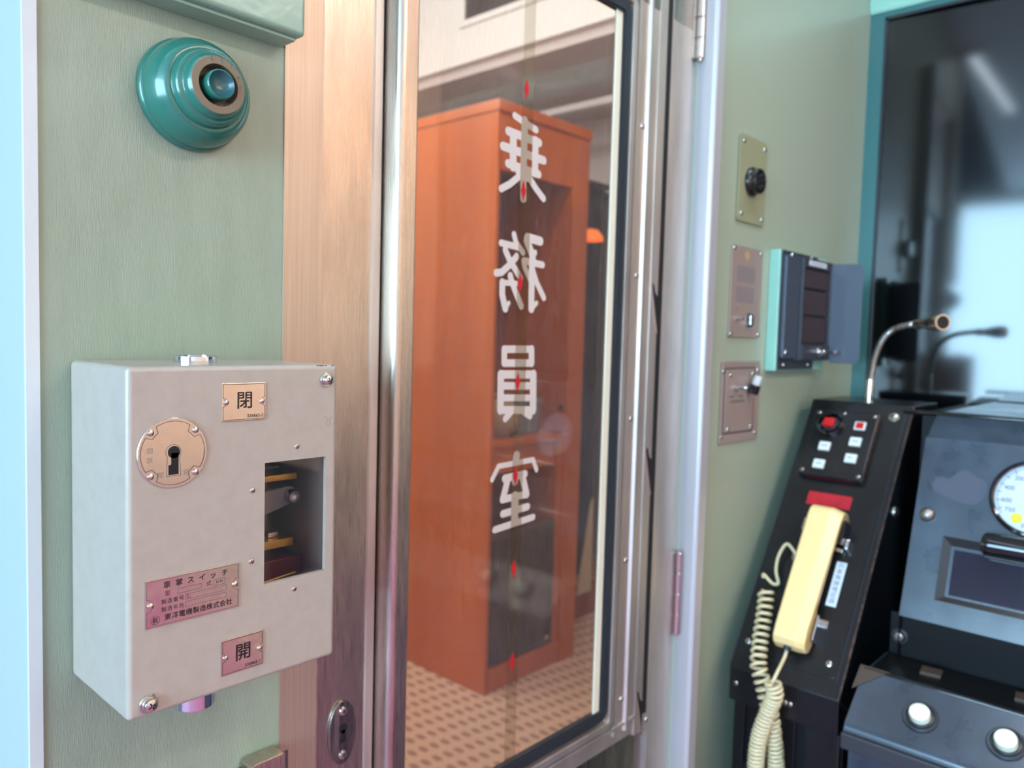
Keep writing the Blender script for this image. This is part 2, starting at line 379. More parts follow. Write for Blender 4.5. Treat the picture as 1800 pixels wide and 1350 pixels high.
def screw(parent, F, x, y, z, r, cross=True, m='nickel', name='screw', h=0.55):
    b = MB(F); b.use(m)
    b.lathe([(r, 0), (r, h*0.25*r), (r*0.86, h*0.7*r), (r*0.5, h*0.95*r), (0, h*r)], (x, y, z), 16)
    if cross:
        b.use('hole'); a = 0.5; t = z+h*r*0.93
        for k in range(2):
            c, s_ = math.cos(a+k*PI/2), math.sin(a+k*PI/2)
            p = [(x+c*r*.55-s_*r*.1, y+s_*r*.55+c*r*.1), (x-c*r*.55-s_*r*.1, y-s_*r*.55+c*r*.1), (x-c*r*.55+s_*r*.1, y-s_*r*.55-c*r*.1), (x+c*r*.55+s_*r*.1, y+s_*r*.55-c*r*.1)]
            b.prism(list(reversed(p)), t-h*r*.3, t+h*r*.06)
    return b.build(name, None, parent)
def rivet(parent, F, x, y, z, r, m='nickel', name='rivet'): return screw(parent, F, x, y, z, r, False, m, name, 0.8)

GLYPHS=[[[[[0.6555,0.2491],[0.6699,0.2456],[0.6925,0.2411]],0.00405],[[[0.6726,0.247],[0.6724,0.1864]],0.00546],[[[0.6724,0.1864],[0.6735,0.1598]],0.00524],[[[0.6452,0.2298],[0.6988,0.2275]],0.00488],[[[0.6372,0.2117],[0.7077,0.2087]],0.00491],[[[0.6461,0.1942],[0.6993,0.1912]],0.00475],[[[0.6537,0.2278],[0.6545,0.1923]],0.00559],[[[0.6919,0.2284],[0.6926,0.1917]],0.00537],[[[0.664,0.1895],[0.6808,0.1851]],0.00593],[[[0.665,0.1829],[0.6499,0.1719],[0.636,0.1646]],0.00403],[[[0.6808,0.1856],[0.6955,0.1737],[0.709,0.1644]],0.00434]],[[[[0.6594,0.1167],[0.663,0.108],[0.6758,0.0976]],0.0038],[[[0.6384,0.1047],[0.6632,0.1033],[0.6697,0.1022]],0.00389],[[[0.6455,0.0976],[0.6529,0.0872],[0.6725,0.0682]],0.00424],[[[0.6649,0.0922],[0.6544,0.0822],[0.6403,0.0721],[0.6317,0.0708]],0.00425],[[[0.6549,0.0693],[0.6591,0.0602],[0.6751,0.0356]],0.00432],[[[0.643,0.0608],[0.6662,0.0611]],0.00327],[[[0.642,0.0607],[0.6422,0.047],[0.6481,0.0319]],0.00472],[[[0.6481,0.0319],[0.6536,0.0382]],0.00278],[[[0.7058,0.1139],[0.6824,0.1158],[0.6814,0.1122],[0.6912,0.0978],[0.6944,0.0874]],0.00535],[[[0.6966,0.0996],[0.6915,0.0916]],0.00365],[[[0.6775,0.0884],[0.711,0.0864]],0.0041],[[[0.6771,0.0884],[0.6792,0.0808],[0.6913,0.065]],0.00389],[[[0.6917,0.0872],[0.6924,0.0464],[0.6929,0.0335]],0.00514],[[[0.6929,0.0335],[0.7017,0.0406]],0.00299],[[[0.6927,0.0802],[0.7009,0.0648],[0.7149,0.0476]],0.00404]],[[[[0.6483,-0.0147],[0.6955,-0.0144]],0.00433],[[[0.6489,-0.0305],[0.6962,-0.0308]],0.0044],[[[0.6483,-0.0147],[0.6489,-0.0305]],0.00461],[[[0.6955,-0.0144],[0.6962,-0.0308]],0.00494],[[[0.6441,-0.0435],[0.6995,-0.0445]],0.00485],[[[0.6446,-0.0565],[0.7001,-0.0581]],0.0044],[[[0.6452,-0.0703],[0.7008,-0.0725]],0.00399],[[[0.6457,-0.0843],[0.7014,-0.0871]],0.00451],[[[0.6434,-0.0435],[0.6444,-0.0842]],0.00531],[[[0.6998,-0.0445],[0.7011,-0.0871]],0.00581],[[[0.663,-0.0869],[0.653,-0.0948]],0.00428],[[[0.6837,-0.088],[0.6962,-0.0945]],0.00394]],[[[[0.6744,-0.1396],[0.6728,-0.1466]],0.00558],[[[0.6336,-0.1636],[0.6439,-0.1493],[0.7041,-0.1475],[0.7111,-0.1607]],0.00323],[[[0.6547,-0.1647],[0.6902,-0.1633]],0.00465],[[[0.6604,-0.1659],[0.6523,-0.1889]],0.00493],[[[0.6857,-0.1661],[0.694,-0.1882]],0.00511],[[[0.6531,-0.189],[0.694,-0.1882]],0.00445],[[[0.6723,-0.1664],[0.6724,-0.17]],0.00533],[[[0.6732,-0.1882],[0.6738,-0.2164]],0.00617],[[[0.653,-0.206],[0.6963,-0.2038]],0.00452],[[[0.6401,-0.2226],[0.7072,-0.2181]],0.00416]]]
BTN = ((0.0859, 0.0400), (0.1816, 0.0412))
# ================================================================== SETTING
FZ = -1.25                                     # floor level below the lens
GT = 3.5                                       # windscreen rake
XF = 1.75                                      # windscreen wall
# --- green bulkhead panels (local frame W: x, up, towards the cab)
struct(MB(W).box(0.1736, 0.3590, FZ, 1.05, -0.03, 0).build('wall_left', 'green'))
struct(MB(W).box(1.0405, XF, FZ, 1.05, -0.03, 0).build('wall_right', 'green_smooth'))
struct(MB(W).box(0.398, 1.0405, 0.80, 1.05, -0.03, 0).build('wall_back', 'green_smooth'))
struct(MB().box(0.165, 0.1736, 0.001, 3.6, FZ, 1.9).build('wall_end', 'white'))
b = MB(W); b.box(0.1640, 0.1732, FZ, 1.05, -0.001, 0.0022, 0.0006); struct(b.build('trim_1', 'white_al'))
b = MB(W); b.box(0.3590, 0.3975, FZ, 1.05, -0.03, 0.0016, 0.0004); struct(b.build('trim_2', 'alu'))
b = MB(frame((0, 0, 0), (0, 0, 1), (0, -1, 0)))
def upright(poly, z0, z1, bev=0.0):            # poly in (x, depth towards the cab), runs vertically
    b = MB(); b.prism([(p[0], -p[1]) for p in poly], z0, z1, bev); return b
struct(upright([(1.0300, -0.025), (1.0300, -0.004), (1.0412, -0.004), (1.0406, 0.022), (1.0416, 0.0275), (1.0445, 0.0305), (1.0640, 0.0310), (1.0640, -0.025)], FZ, 0.80).build('trim_3', 'jamb'))
# --- windscreen wall (faces the seat) with its dark pane
b = MB()
b.box(XF, XF+0.05, -0.030, 0.0, FZ, 1.05); b.box(XF, XF+0.05, -2.6, -0.030, 0.69, 1.05)
b.box(XF, XF+0.05, -2.6, -0.030, FZ, -0.142); b.box(XF, XF+0.05, -2.6, -1.10, -0.142, 0.69)
struct(b.build('wall_front', 'teal_frame'))
struct(MB().box(XF-0.02, XF, -2.6, -1.32, -0.55, 1.05).build('wall_front_reflector', 'room_warm'))  # unseen cream panel added for the metal plates to reflect
wn = thing('window_1', None, None, (XF+0.02, -0.9, -0.11), kind='structure')
b = MB(Matrix.Translation((XF+0.006, -0.031, 0)) @ Matrix.Rotation(math.radians(GT), 4, 'Z')); b.box(0, 0.012, -1.07, 0, -0.14, 0.689); b.build('pane', 'darkglass', wn)
b = MB()
for s_ in ((-0.035, -0.030, -0.14, 0.689), (-1.095, -0.030, 0.684, 0.689)): b.box(XF-0.001, XF+0.006, s_[0], s_[1], s_[2], s_[3])
b.build('gasket', 'rubber', wn)
b = MB(); b.prism([(XF-0.004, 0.700), (XF-0.012, 0.712), (XF-0.012, 0.760), (XF+0.001, 0.760), (XF+0.001, 0.700)], -2.55, -0.001)
b.bm.transform(Matrix(((1, 0, 0, 0), (0, 0, 1, 0), (0, 1, 0, 0), (0, 0, 0, 1)))); bmesh.ops.recalc_face_normals(b.bm, faces=list(b.bm.faces))
struct(b.build('trim_4', 'mint'))
# --- cab shell around and behind the camera
struct(MB().box(-2.7, XF+0.05, -2.7, 0.03, FZ-0.05, FZ).build('floor', 'floor'))
struct(MB().box(-2.7, XF+0.05, -2.7, 0.0, 1.05, 1.10).build('ceiling', 'room'))
b = MB(); b.use('room_warm'); b.box(-2.7, XF+0.05, -2.65, -2.6, -0.62, 1.05); b.box(1.42, XF+0.05, -2.65, -2.6, FZ, -0.62); b.use('mauve'); b.M = W; b.prism([(-2.7, FZ), (1.66, FZ), (1.36, -0.95), (1.15, -0.72), (-2.7, -0.66)], 2.59, 2.61)  # unseen mauve slant, shaped for its reflection in the plates
struct(b.build('wall_rear', None))
struct(MB().box(1.50, XF, -2.59, -1.90, FZ, -1.16, 0.004).build('cream_reflector_box', 'room_warm'))  # unseen cream box added as a reflection for the name plates
b = MB(); b.box(-2.65, -2.6, -2.6, 3.6, FZ, -0.50); b.box(-2.65, -2.6, -2.6, 3.6, 1.0, 1.9); b.box(-2.65, -2.6, -2.6, -1.95, -0.5, 1.0); b.box(-2.65, -2.6, 0.45, 3.6, -0.5, 1.0)
struct(b.build('wall_outer', 'white'))
b = MB()
for y in (-1.16, -0.36): b.box(-2.64, -2.60, y-0.025, y+0.025, -0.5, 1.0, 0.004)
for z in (-0.5, 0.975): b.box(-2.64, -2.60, -1.95, 0.45, z, z+0.025, 0.004)
struct(b.build('window_2', 'white_al'))

# --- passenger compartment behind the door
struct(MB().box(0.1736, 4.2, 0.03, 3.6, FZ-0.05, FZ).build('floor_saloon', 'carpet'))
struct(MB().box(0.1736, 4.2, 0.03, 3.6, 1.90, 1.95).build('ceiling_saloon', 'saloon_white'))
struct(MB().box(0.1736, 4.2, 3.6, 3.65, FZ, 1.9).build('wall_saloon_far', 'saloon_pink'))
struct(MB().box(3.60, 3.65, 0.03, 3.6, FZ, 1.9).build('wall_saloon_right', 'saloon_pink'))
struct(MB(W).box(1.0405, 3.6, FZ, 1.9, -0.06, -0.031).build('wall_saloon_near', 'saloon_pink'))
struct(MB(W).box(0.1736, 1.0405, 0.80, 1.9, -0.06, -0.031).build('wall_saloon_lintel', 'saloon_pink'))
struct(MB().box(2.60, 3.60, 0.031, 3.6, 1.288, 1.9).build('trim_5', 'saloon_white'))
struct(MB().box(2.64, 3.60, 0.031, 3.6, 1.245, 1.288).build('trim_6', 'saloon_pink'))
struct(MB().box(2.405, 3.60, 1.46, 1.50, FZ, -1.12, 0.004).build('baseboard_saloon', 'redbrown'))
struct(MB().box(3.05, 3.09, 0.031, 3.6, 1.12, 1.15).build('trim_7', 'saloon_white'))

# ================================================================== CAB DOOR
d = thing('door_1', 'brushed steel cab door with tall glass pane lettered in beige', None, (0.398, 0.0, -1.20), kind='structure')
MB(W).box(0.3983, 0.4625, -1.2, 0.79, -0.03, 0, 0.0008).build('stile', 'steel', d)
MB(W).box(0.4625, 1.025, 0.452, 0.79, -0.03, 0, 0.0008).build('top_rail', 'steel', d)
MB(W).box(0.4625, 0.9700, -1.2, -0.570, -0.03, -0.010).build('lower_panel', 'steel_dark', d)
MB(W).box(0.9708, 1.0245, -1.2, 0.452, -0.03, 0, 0.0008).build('stile', 'steel_rail', d)
MB(W).box(1.0250, 1.0295, -1.2, 0.79, -0.03, -0.012).build('seal', 'hole', d)
upright([(0.4640, -0.025), (0.4640, 0.0), (0.4662, 0.0135), (0.4695, 0.0185), (0.4745, 0.0205), (0.4880, 0.0205), (0.4906, 0.0185), (0.4906, -0.025)], -1.2, 0.79).build('window_guide', 'steel', d)
pn = MB(W).box(0.486, 0.8560, -0.520, 0.436, -0.0125, -0.0080).build('glass_pane', 'film', d)
for gi, (nm) in enumerate(GLYPHS):
    b = MB(W)
    for k_, (pts, hw) in enumerate(nm): b.stroke(pts, hw, -0.00790+k_*0.000022, 0.00003)
    o = b.build('painted_character', 'decal', pn, smooth=0)
MB(W).box(0.6668, 0.6862, -0.519, 0.435, -0.0075, -0.00745).build('tape_strip', 'tape', pn)
for x, z in [(.6738, .2827), (.6728, .1681), (.6714, .0625), (.6722, -.0531), (.6728, -.1633), (.6744, -.2753), (.676, -.3887)]:
    b = MB(W); b.use('diamond'); b.prism([(x-.0042, z), (x, z-.0118), (x+.0042, z), (x, z+.0118)], -0.0074, -0.0071)
    b.use('red_label'); b.prism([(x-.0005, z), (x, z-.0115), (x+.0005, z), (x, z+.0115)], -0.0071, -0.0070)
    b.build('red_diamond', None, pn, smooth=0)
b = MB(W); b.box(0.8415, 0.8560, -0.516, 0.430, -0.0078, -0.0050, 0.001); b.build('sealant_strip', 'sealant', d)
def ring(x0, x1, y0, y1, wid, z0, z1, r, mname, pname, bev=0.001):
    """rounded rectangular frame"""
    b = MB(W); a = rrect(x0, x1, y0, y1, r, 6); c = rrect(x0+wid, x1-wid, y0+wid, y1-wid, max(r-wid, 0.002), 6); n = len(a)
    bb = bmesh.new(); A = [[bb.verts.new((p[0], p[1], zz)) for p in poly] for zz in (z0, z1) for poly in (a, c)]
    for i in range(n):
        j = (i+1) % n
        bb.faces.new((A[2][i], A[2][j], A[3][j], A[3][i])); bb.faces.new((A[0][i], A[1][i], A[1][j], A[0][j]))
        bb.faces.new((A[0][i], A[0][j], A[2][j], A[2][i])); bb.faces.new((A[1][i], A[3][i], A[3][j], A[1][j]))
    bmesh.ops.recalc_face_normals(bb, faces=list(bb.faces))
    if bev: bmesh.ops.bevel(bb, geom=[e for e in bb.edges if e.calc_face_angle(0) > 0.8], offset=bev, segments=2, affect='EDGES')
    b.absorb(bb); return b.build(pname, mname, d)
ring(0.462, 0.8705, -0.527, 0.4415, 0.0165, -0.0125, -0.0005, 0.018, 'rubber', 'gasket', 0.002)
ring(0.452, 0.8815, -0.541, 0.452, 0.0108, -0.0300, 0.0015, 0.016, 'steel_rail', 'sash_frame')
# drop-window rail with screws
upright([(0.8835, -0.03), (0.8835, 0.001), (0.8930, 0.001), (0.8950, -0.001), (0.9080, -0.001), (0.9105, 0.003), (0.9150, 0.003), (0.9165, -0.001), (0.9350, -0.001), (0.9350, -0.03)], -0.556, 0.79).build('window_rail', 'steel_rail', d)
MB(W).box(0.8817, 0.8833, -0.556, 0.79, -0.03, -0.008).build('rail_gap', 'hole', d)
for x, z in [(.9020, .289), (.9005, .088), (.9000, -.109), (.9005, -.308), (.9010, -.508)]: screw(d, W, x, z, -0.001, 0.0042, name='screw')
screw(d, W, 0.880, 0.470, 0.0, 0.0055)
b = MB(W); b.box(0.4625, 0.9690, -0.570, -0.5425, -0.03, -0.0015, 0.002); b.box(0.4625, 0.935, -0.5475, -0.5425, -0.0015, 0.002, 0.001); b.build('window_sill', 'steel_rail', d)
# ratchet plate with its slot and three notches
b = MB(W); b.use('steel_rail'); b.box(0.9355, 0.9706, -0.574, 0.79, -0.03, 0.0005, 0.0008)
b.use('hole'); b.box(0.9550, 0.9655, -0.548, 0.785, -0.0005, 0.0012)
for z in (0.075, -0.1575, -0.5145):
    b.use('hole'); b.prism([(0.9390, z+0.001), (0.9430, z+0.005), (0.9460, z-0.004), (0.9490, z-0.010), (0.9556, z-0.014), (0.9556, z-0.062), (0.9510, z-0.046), (0.9450, z-0.022)], 0.0004, 0.0013)
b.build('ratchet_plate', None, d)
for z in (0.075, -0.1575, -0.5145):
    b = MB(W); b.stroke([(0.9378, z), (0.9438, z-0.023), (0.9500, z-0.047), (0.9545, z-0.064)], 0.0009, 0.0006, 0.0018, 6); b.build('notch_lip', 'nickel', d)
screw(d, W, 0.9680, -0.560, 0.0005, 0.0036)
# hinges
for z0, z1, n in ((0.4130, 0.5300, 4), (-0.4470, -0.3200, 4)):
    b = MB(W); hh = (z1-z0)/n
    for k in range(n):
        F2 = Matrix.Translation((1.0345, -0.0065, z0+hh*k))
        b.M = F2; b.cyl((0, 0), 0.0056, 0.0006, hh-0.0006, 20, 0.0006)
    b.M = Matrix.Translation((1.0345, -0.0065, z0)); b.cyl((0, 0), 0.0030, -0.003, z1-z0+0.003, 12)
    b.M = W; b.box(1.022, 1.034, z0, z1, -0.002, 0.0022, 0.0006)
    b.build('hinge', 'nickel', d)
# lock escutcheon
L = (0.4263, -0.3810)
b = MB(W); b.prism([(L[0]+0.0155*math.cos(t*PI/24), L[1]+0.0310*math.copysign(abs(math.sin(t*PI/24))**0.9, math.sin(t*PI/24))) for t in range(48)], 0.0, 0.0028, 0.0008)
esc = b.build('escutcheon', 'steel_dark', d)
b = MB(W); b.prism(circ(L[0]+0.0005, L[1]+0.0040, 0.0048, 20), 0.0027, 0.0031); b.prism([(L[0]-0.0015, L[1]+0.003), (L[0]-0.0030, L[1]-0.0095), (L[0]+0.0038, L[1]-0.0095), (L[0]+0.0024, L[1]+0.003)], 0.0027, 0.0031)
b.build('keyhole', 'hole', esc, smooth=0)
screw(esc, W, L[0], L[1]+0.0215, 0.0022, 0.0045); screw(esc, W, L[0], L[1]-0.0215, 0.0022, 0.0045)

# ================================================================== BEHIND THE DOOR GLASS
cb = thing('cabinet', 'tall orange wooden cabinet with open niche and brown grille, behind the door glass', 'cabinet', (2.155, 1.7, FZ))
Y0, Y1 = 1.226, 2.6; TZ = 0.785
b = MB(); b.box(1.890, 1.906, Y0, Y1, FZ, TZ-0.036, 0.003); b.build('side_panel', 'wood', cb)
b = MB(); b.box(2.300, 2.395, Y0, Y1, FZ, TZ-0.036, 0.003); b.build('side_panel', 'wood', cb)
MB().box(1.906, 2.300, Y0+0.003, Y1, 0.640, TZ-0.036).build('top_panel', 'wood', cb)
MB().box(1.912, 2.300, Y0+0.003, Y0+0.03, 0.560, 0.640).build('header', 'wood', cb)
MB().box(1.886, 2.400, Y0-0.006, Y1+0.01, TZ-0.035, TZ+0.002, 0.003).build('cornice', 'wood', cb)
MB().box(1.912, 2.300, Y0+0.36, Y0+0.38, FZ, 0.64).build('back_panel', 'wood_dark', cb)
MB().box(1.912, 2.300, Y0+0.006, Y0+0.36, -0.385, -0.360, 0.002).build('shelf', 'wood', cb)
MB().box(1.914, 2.262, Y0+0.022, Y0+0.34, -0.480, -0.387, 0.003).build('drawer', 'wood', cb)
MB().box(2.264, 2.300, Y0+0.010, Y0+0.36, -1.17, -0.387).build('divider', 'wood', cb)
MB().box(1.912, 2.300, Y0+0.004, Y0+0.36, FZ, -1.165, 0.002).build('plinth', 'wood', cb)
b = MB(); b.box(1.914, 2.262, Y0+0.008, Y0+0.04, -1.160, -0.690, 0.004)
for k in range(26): b.box(1.922+k*0.0130, 1.928+k*0.0130, Y0+0.002, Y0+0.009, -1.14, -0.71)
b.build('grille_panel', 'grille', cb)
b = MB(frame((2.268, Y0-0.0, -0.258), (0, -1, 0))); b.cyl((0, 0), 0.010, -0.006, 0.004, 16, 0.001); b.build('catch', 'rubber', cb)
b = MB(frame((2.215, Y0, -1.125), (0, -1, 0))); b.cyl((0, 0), 0.010, -0.006, 0.008, 16, 0.001); b.build('knob', 'nickel', cb)
p = MB(Matrix.Translation((2.03, Y0+0.10, -0.3598))); p.lathe([(0, 0), (0.045, 0), (0.075, 0.035), (0.080, 0.080), (0.060, 0.120), (0.035, 0.135), (0.042, 0.150), (0.034, 0.150), (0.028, 0.132), (0, 0.125)], seg=32)
tag(p.build('round_pot', 'beige'), 'round beige pot standing on the cabinet shelf behind the door glass', 'pot')
p = MB(); p.box(2.12, 2.24, Y0+0.08, Y0+0.22, -0.3598, -0.235, 0.006); p.box(2.115, 2.245, Y0+0.075, Y0+0.225, -0.250, -0.228, 0.004)
tag(p.build('grey_box', 'curtain'), 'small grey box beside the beige pot on the cabinet shelf', 'box')
# curtains to the right of the cabinet
def curtain(x0, x1, y, z0, z1, mname, nm, lab, folds, amp=0.025):
    b = bmesh.new(); N = folds*12; rows = []
    for z in (z0, (z0+z1)/2, z1): rows.append([b.verts.new((x0+(x1-x0)*i/N, y+amp*math.sin(2*PI*folds*i/N)+0.3*amp*math.sin(5+3.7*folds*i/N), z)) for i in range(N+1)])
    for r0, r1 in zip(rows, rows[1:]):
        for i in range(N): b.faces.new((r0[i], r0[i+1], r1[i+1], r1[i]))
    g = bmesh.ops.solidify(b, geom=list(b.faces), thickness=0.004)
    q = MB(); q.absorb(b); return tag(q.build(nm, mname), lab, 'curtain')
curtain(2.62, 2.93, 1.55, -1.08, 0.68, 'navy', 'dark_curtain', 'dark navy curtain hanging right of the orange cabinet behind the glass', 3)
curtain(2.90, 3.50, 1.66, -1.08, 0.68, 'curtain', 'grey_curtain', 'grey curtain hanging at the right edge behind the door glass', 8)
b = MB(); b.box(2.60, 2.95, 1.51, 1.59, 0.681, 0.70, 0.002); b.box(2.88, 3.55, 1.62, 1.70, 0.681, 0.70, 0.002); tag(b.build('curtain_rail', 'navy'), 'dark rail above the curtains right of the cabinet', 'rail')
b = MB(); b.prism([(0, 0), (0.10, 0), (0.10, 0.42), (0.08, 0.40)], 0, 0.006, 0.002); b.bm.transform(Matrix.Translation((2.66, 1.42, -1.12)) @ Matrix(((1, 0, 0, 0), (0, 0, 1, 0), (0, 1, 0, 0), (0, 0, 0, 1)))); bmesh.ops.recalc_face_normals(b.bm, faces=list(b.bm.faces))
tag(b.build('cream_cloth', 'cloth'), 'cream triangular cloth hanging low beside the cabinet foot', 'cloth')
# orange gleam on the curtain side, built as a made-up glowing lamp
lm = thing('orange_gleam', 'small glowing orange shade made up for an orange gleam right of the cabinet behind the glass', 'lamp', (2.74, 1.44, 0.42))
b = MB(frame((2.70, 1.44, 0.42), (0, 0, 1), (0, 1, 0))); b.lathe([(0.055, 0), (0.050, 0.020), (0.030, 0.045), (0.010, 0.050), (0, 0.050)], seg=24); b.build('shade', 'gleam_shade', lm)
b = MB(); b.tube([(2.70, 1.44, 0.465), (2.70, 1.47, 0.475), (2.70, 1.53, 0.46)], 0.005, smooth_n=4); b.build('arm', 'rubber', lm)
# air-conditioning grille on the white bulkhead
ac = thing('ceiling_vent', 'white louvred vent high on the white bulkhead behind the door glass', 'vent', (2.6, 1.6, 1.46))
b = MB(); b.box(2.585, 2.600, 1.30, 2.18, 1.452, 1.482, 0.003); b.box(2.585, 2.600, 2.14, 2.18, 1.482, 1.80, 0.003); b.box(2.585, 2.600, 1.30, 1.34, 1.482, 1.80, 0.003); b.box(2.585, 2.600, 1.30, 2.18, 1.77, 1.80, 0.003); b.build('frame', 'saloon_white', ac)
b = MB(); 
for k in range(40): b.box(2.588, 2.5995, 1.345+k*0.02, 1.353+k*0.02, 1.484, 1.768)
b.build('louvre', 'grille', ac)

# ================================================================== CAB LAMPS (out of view, seen in reflections, except one added above the desk)
for (x, y, L_, wh) in ((0.9, -1.5, 0.9, 'in mid cab'), (0.2, -1.9, 2.4, 'nearest the rear wall'), (0.98, -0.38, 0.7, 'added above the desk to brighten its slope')):
    t = thing('ceiling_lamp', None, None, (x, y, 1.05)); t['label'] = 'long tube lamp on the cab ceiling, ' + wh; t['category'] = 'lamp'; t['group'] = 'tube lamps on the cab ceiling'
    MB().box(x-L_/2-.03, x+L_/2+.03, y-0.05, y+0.05, 1.035, 1.05, 0.003).build('housing', 'white_al', t)
t = thing('ceiling_lamp', 'slim tube lamp on the cab ceiling above the grey switch box', 'lamp', (-0.06, -0.085, 1.05), 'tube lamps on the cab ceiling')
MB(Matrix.Translation((-0.06, -0.085, 0)) @ Matrix.Rotation(0.09, 4, 'Z')).box(-0.43, 0.43, -0.032, 0.032, 1.035, 1.05, 0.003).build('housing', 'white_al', t)
b = MB(Matrix.Translation((1.31, -1.30, 0.50))); b.tube([(0, 0, 0.09), (0, 0, 0.44)], 0.003, 8);  b.lathe([(0, 0), (0.03, 0.008), (0.045, 0.04), (0.035, 0.08), (0.02, 0.10), (0, 0.10)], seg=20)
bl = b.build('globe_lamp', 'bulb'); tag(bl, 'warm glowing globe lamp hanging behind the viewer, the lower one', 'lamp', 'globe lamps behind the viewer')
b = MB(Matrix.Translation((1.35, -1.30, 0.93))); b.lathe([(0, 0), (0.03, 0.008), (0.045, 0.04), (0.035, 0.08), (0.02, 0.10), (0, 0.10)], seg=20)
tag(b.build('globe_lamp', 'bulb'), 'warm glowing globe lamp close under the cab ceiling behind the viewer', 'lamp', 'globe lamps behind the viewer')
# ================================================================== THINGS ON THE LEFT PANEL
# --- ribbed teal dome
t = thing('round_vent', 'glossy teal ribbed dome with a dished centre button on the green wall', 'wall fitting', (0.279, 0, 0.178))
F = frame((0.279, 0, 0.178), (0, -1, 0))
MB(F).lathe([(0.0395, 0), (0.0415, 0.001), (0.0418, 0.004), (0.0408, 0.0065), (0.0400, 0.0070), (0.0402, 0.0085), (0.0398, 0.0135), (0.0383, 0.0195), (0.0355, 0.0250), (0.0318, 0.0288), (0.0302, 0.0296), (0.0286, 0.0294), (0.0278, 0.0306), (0.0280, 0.0330), (0.0270, 0.0355), (0.0252, 0.0368), (0.0238, 0.0366), (0.0230, 0.0376), (0.0232, 0.0398), (0.0220, 0.0422), (0.0212, 0.0436), (0.0206, 0.0442)], seg=96).build('dome', 'teal', t, smooth=60)
MB(F).lathe([(0.0206, 0.0442), (0.0202, 0.0446), (0.0151, 0.0446), (0.0147, 0.0440), (0.0145, 0.030), (0, 0.030)], seg=64).build('face_ring', 'teal_ring', t)
MB(F).lathe([(0.0107, 0.0301), (0.0108, 0.0455), (0.0107, 0.0480), (0.0101, 0.0492), (0.0096, 0.0494)], seg=64).build('button', 'teal', t, smooth=60)
bt = MB(F).lathe([(0.0096, 0.0494), (0.0092, 0.0488), (0.0078, 0.0462), (0.0050, 0.0442), (0, 0.0436)], seg=48).build('button_dish', 'teal_dish', t, smooth=60)
b = MB(F)
def arcs(b, a, kind):
    c, s_ = math.cos(a), math.sin(a); R = 0.0178
    def P(r, q): return ((R+r)*c-q*s_, (R+r)*s_+q*c)
    if kind == 'o': pts = [P(0.0009*math.cos(k*PI/5), 0.0009*math.sin(k*PI/5)) for k in range(11)]
    elif kind == 'l': pts = [P(0.0026, 0.0006), P(-0.0008, -0.0008)]
    elif kind == 'c': pts = [P(0.0024, -0.0006), P(0.0014, 0.0008), P(-0.0002, 0.0008), P(-0.0008, -0.0008)]
    else: pts = [P(0.001, 0.0010), P(-0.001, 0.0006), P(-0.0006, -0.0012)]
    b.stroke(pts, 0.00022, 0.0445, 0.0003, 5)
for a, k in ((1.85, 'c'), (1.45, 'l'), (1.05, 'l'), (0.55, 'o'), (0.15, 'j')): arcs(b, a, k)
b.build('embossed_mark', 'teal_dish', t)
# --- enamelled box cut by the top edge of the frame
t = thing('equipment_case', 'green enamelled metal case high on the wall above the teal dome', 'case', (0.27, 0, 0.238))
MB(W).box(0.150+0.024, 0.3610, 0.2395, 0.52, 0.0, 0.0300, 0.004, 4).build('housing', 'green_gloss', t)
MB(W).box(0.176, 0.3560, 0.2365, 0.2396, 0.0, 0.0230, 0.001).build('base_lip', 'green_gloss', t)
# --- grey conductor switch box
t = thing('door_switch_box', 'light grey metal switch box with keyhole plate and small window, on the green wall', 'switch box', (0.27, 0, -0.2525))
X0, X1, Z0, Z1, DD = 0.1920, 0.3478, -0.2527, -0.0250, 0.100
b = MB(W); b.use('grey'); b.box(X0, X1, Z0, Z1, 0.0002, DD, 0.0038, 4)
c = MB(W); c.use('grey'); c.use('inner'); c.box(X0+0.004, X1-0.0035, Z0+0.004, Z1-0.004, 0.004, DD-0.0035)
c2 = MB(W)
b.mats = ['grey', 'inner']; c.mats = ['grey', 'inner']
tmp = b
c2.mats = ['grey', 'inner']; c2.box(0.2868, 0.3381, -0.1831, -0.0949, 0.0900, 0.12)
tmp.build('housing', ['grey', 'inner'], t, bool_cut=[c, c2])
MB(W).box(0.284, 0.341, -0.186, -0.092, DD-0.0050, DD-0.0037).build('window_cover', 'clear', t)
# works seen through the little window
b = MB(W); b.box(0.225, 0.3305, -0.1152, -0.1105, 0.035, 0.072, 0.0006); b.box(0.235, 0.3292, -0.1680, -0.1615, 0.035, 0.070, 0.0006); b.build('contact_bar', 'brass', t)
b = MB(W); b.prism([(0.250, -0.1290), (0.3270, -0.1215), (0.3315, -0.1232), (0.3340, -0.1280), (0.3325, -0.1330), (0.3290, -0.1360), (0.250, -0.1560)], 0.060, 0.066, 0.0008); b.build('lever_arm', 'dark_arm', t)
b = MB(W); b.lathe([(0.0052, 0.066), (0.0052, 0.0735), (0.0046, 0.0745), (0.0024, 0.0745), (0.0022, 0.071), (0, 0.071)], (0.3275, -0.1288, 0), 28); b.build('roller', 'nickel', t)
b = MB(W); b.box(0.230, 0.3380, -0.215, -0.1775, 0.030, 0.068, 0.0015); b.build('contact_block', 'maroon', t)
b = MB(W); b.box(0.312, 0.3205, -0.1612, -0.1575, 0.050, 0.062, 0.0005); b.box(0.296, 0.302, -0.158, -0.154, 0.045, 0.055); b.build('terminal_nut', 'nickel', t)
b = MB(W); b.tube([(0.290, -0.192, 0.074), (0.3285, -0.1885, 0.074)], 0.0007); b.lathe([(0, -0.0018), (0.0018, 0), (0, 0.0018)], (0.323, -0.1925, 0.076), 10); b.build('spring_wire', 'brass', t)
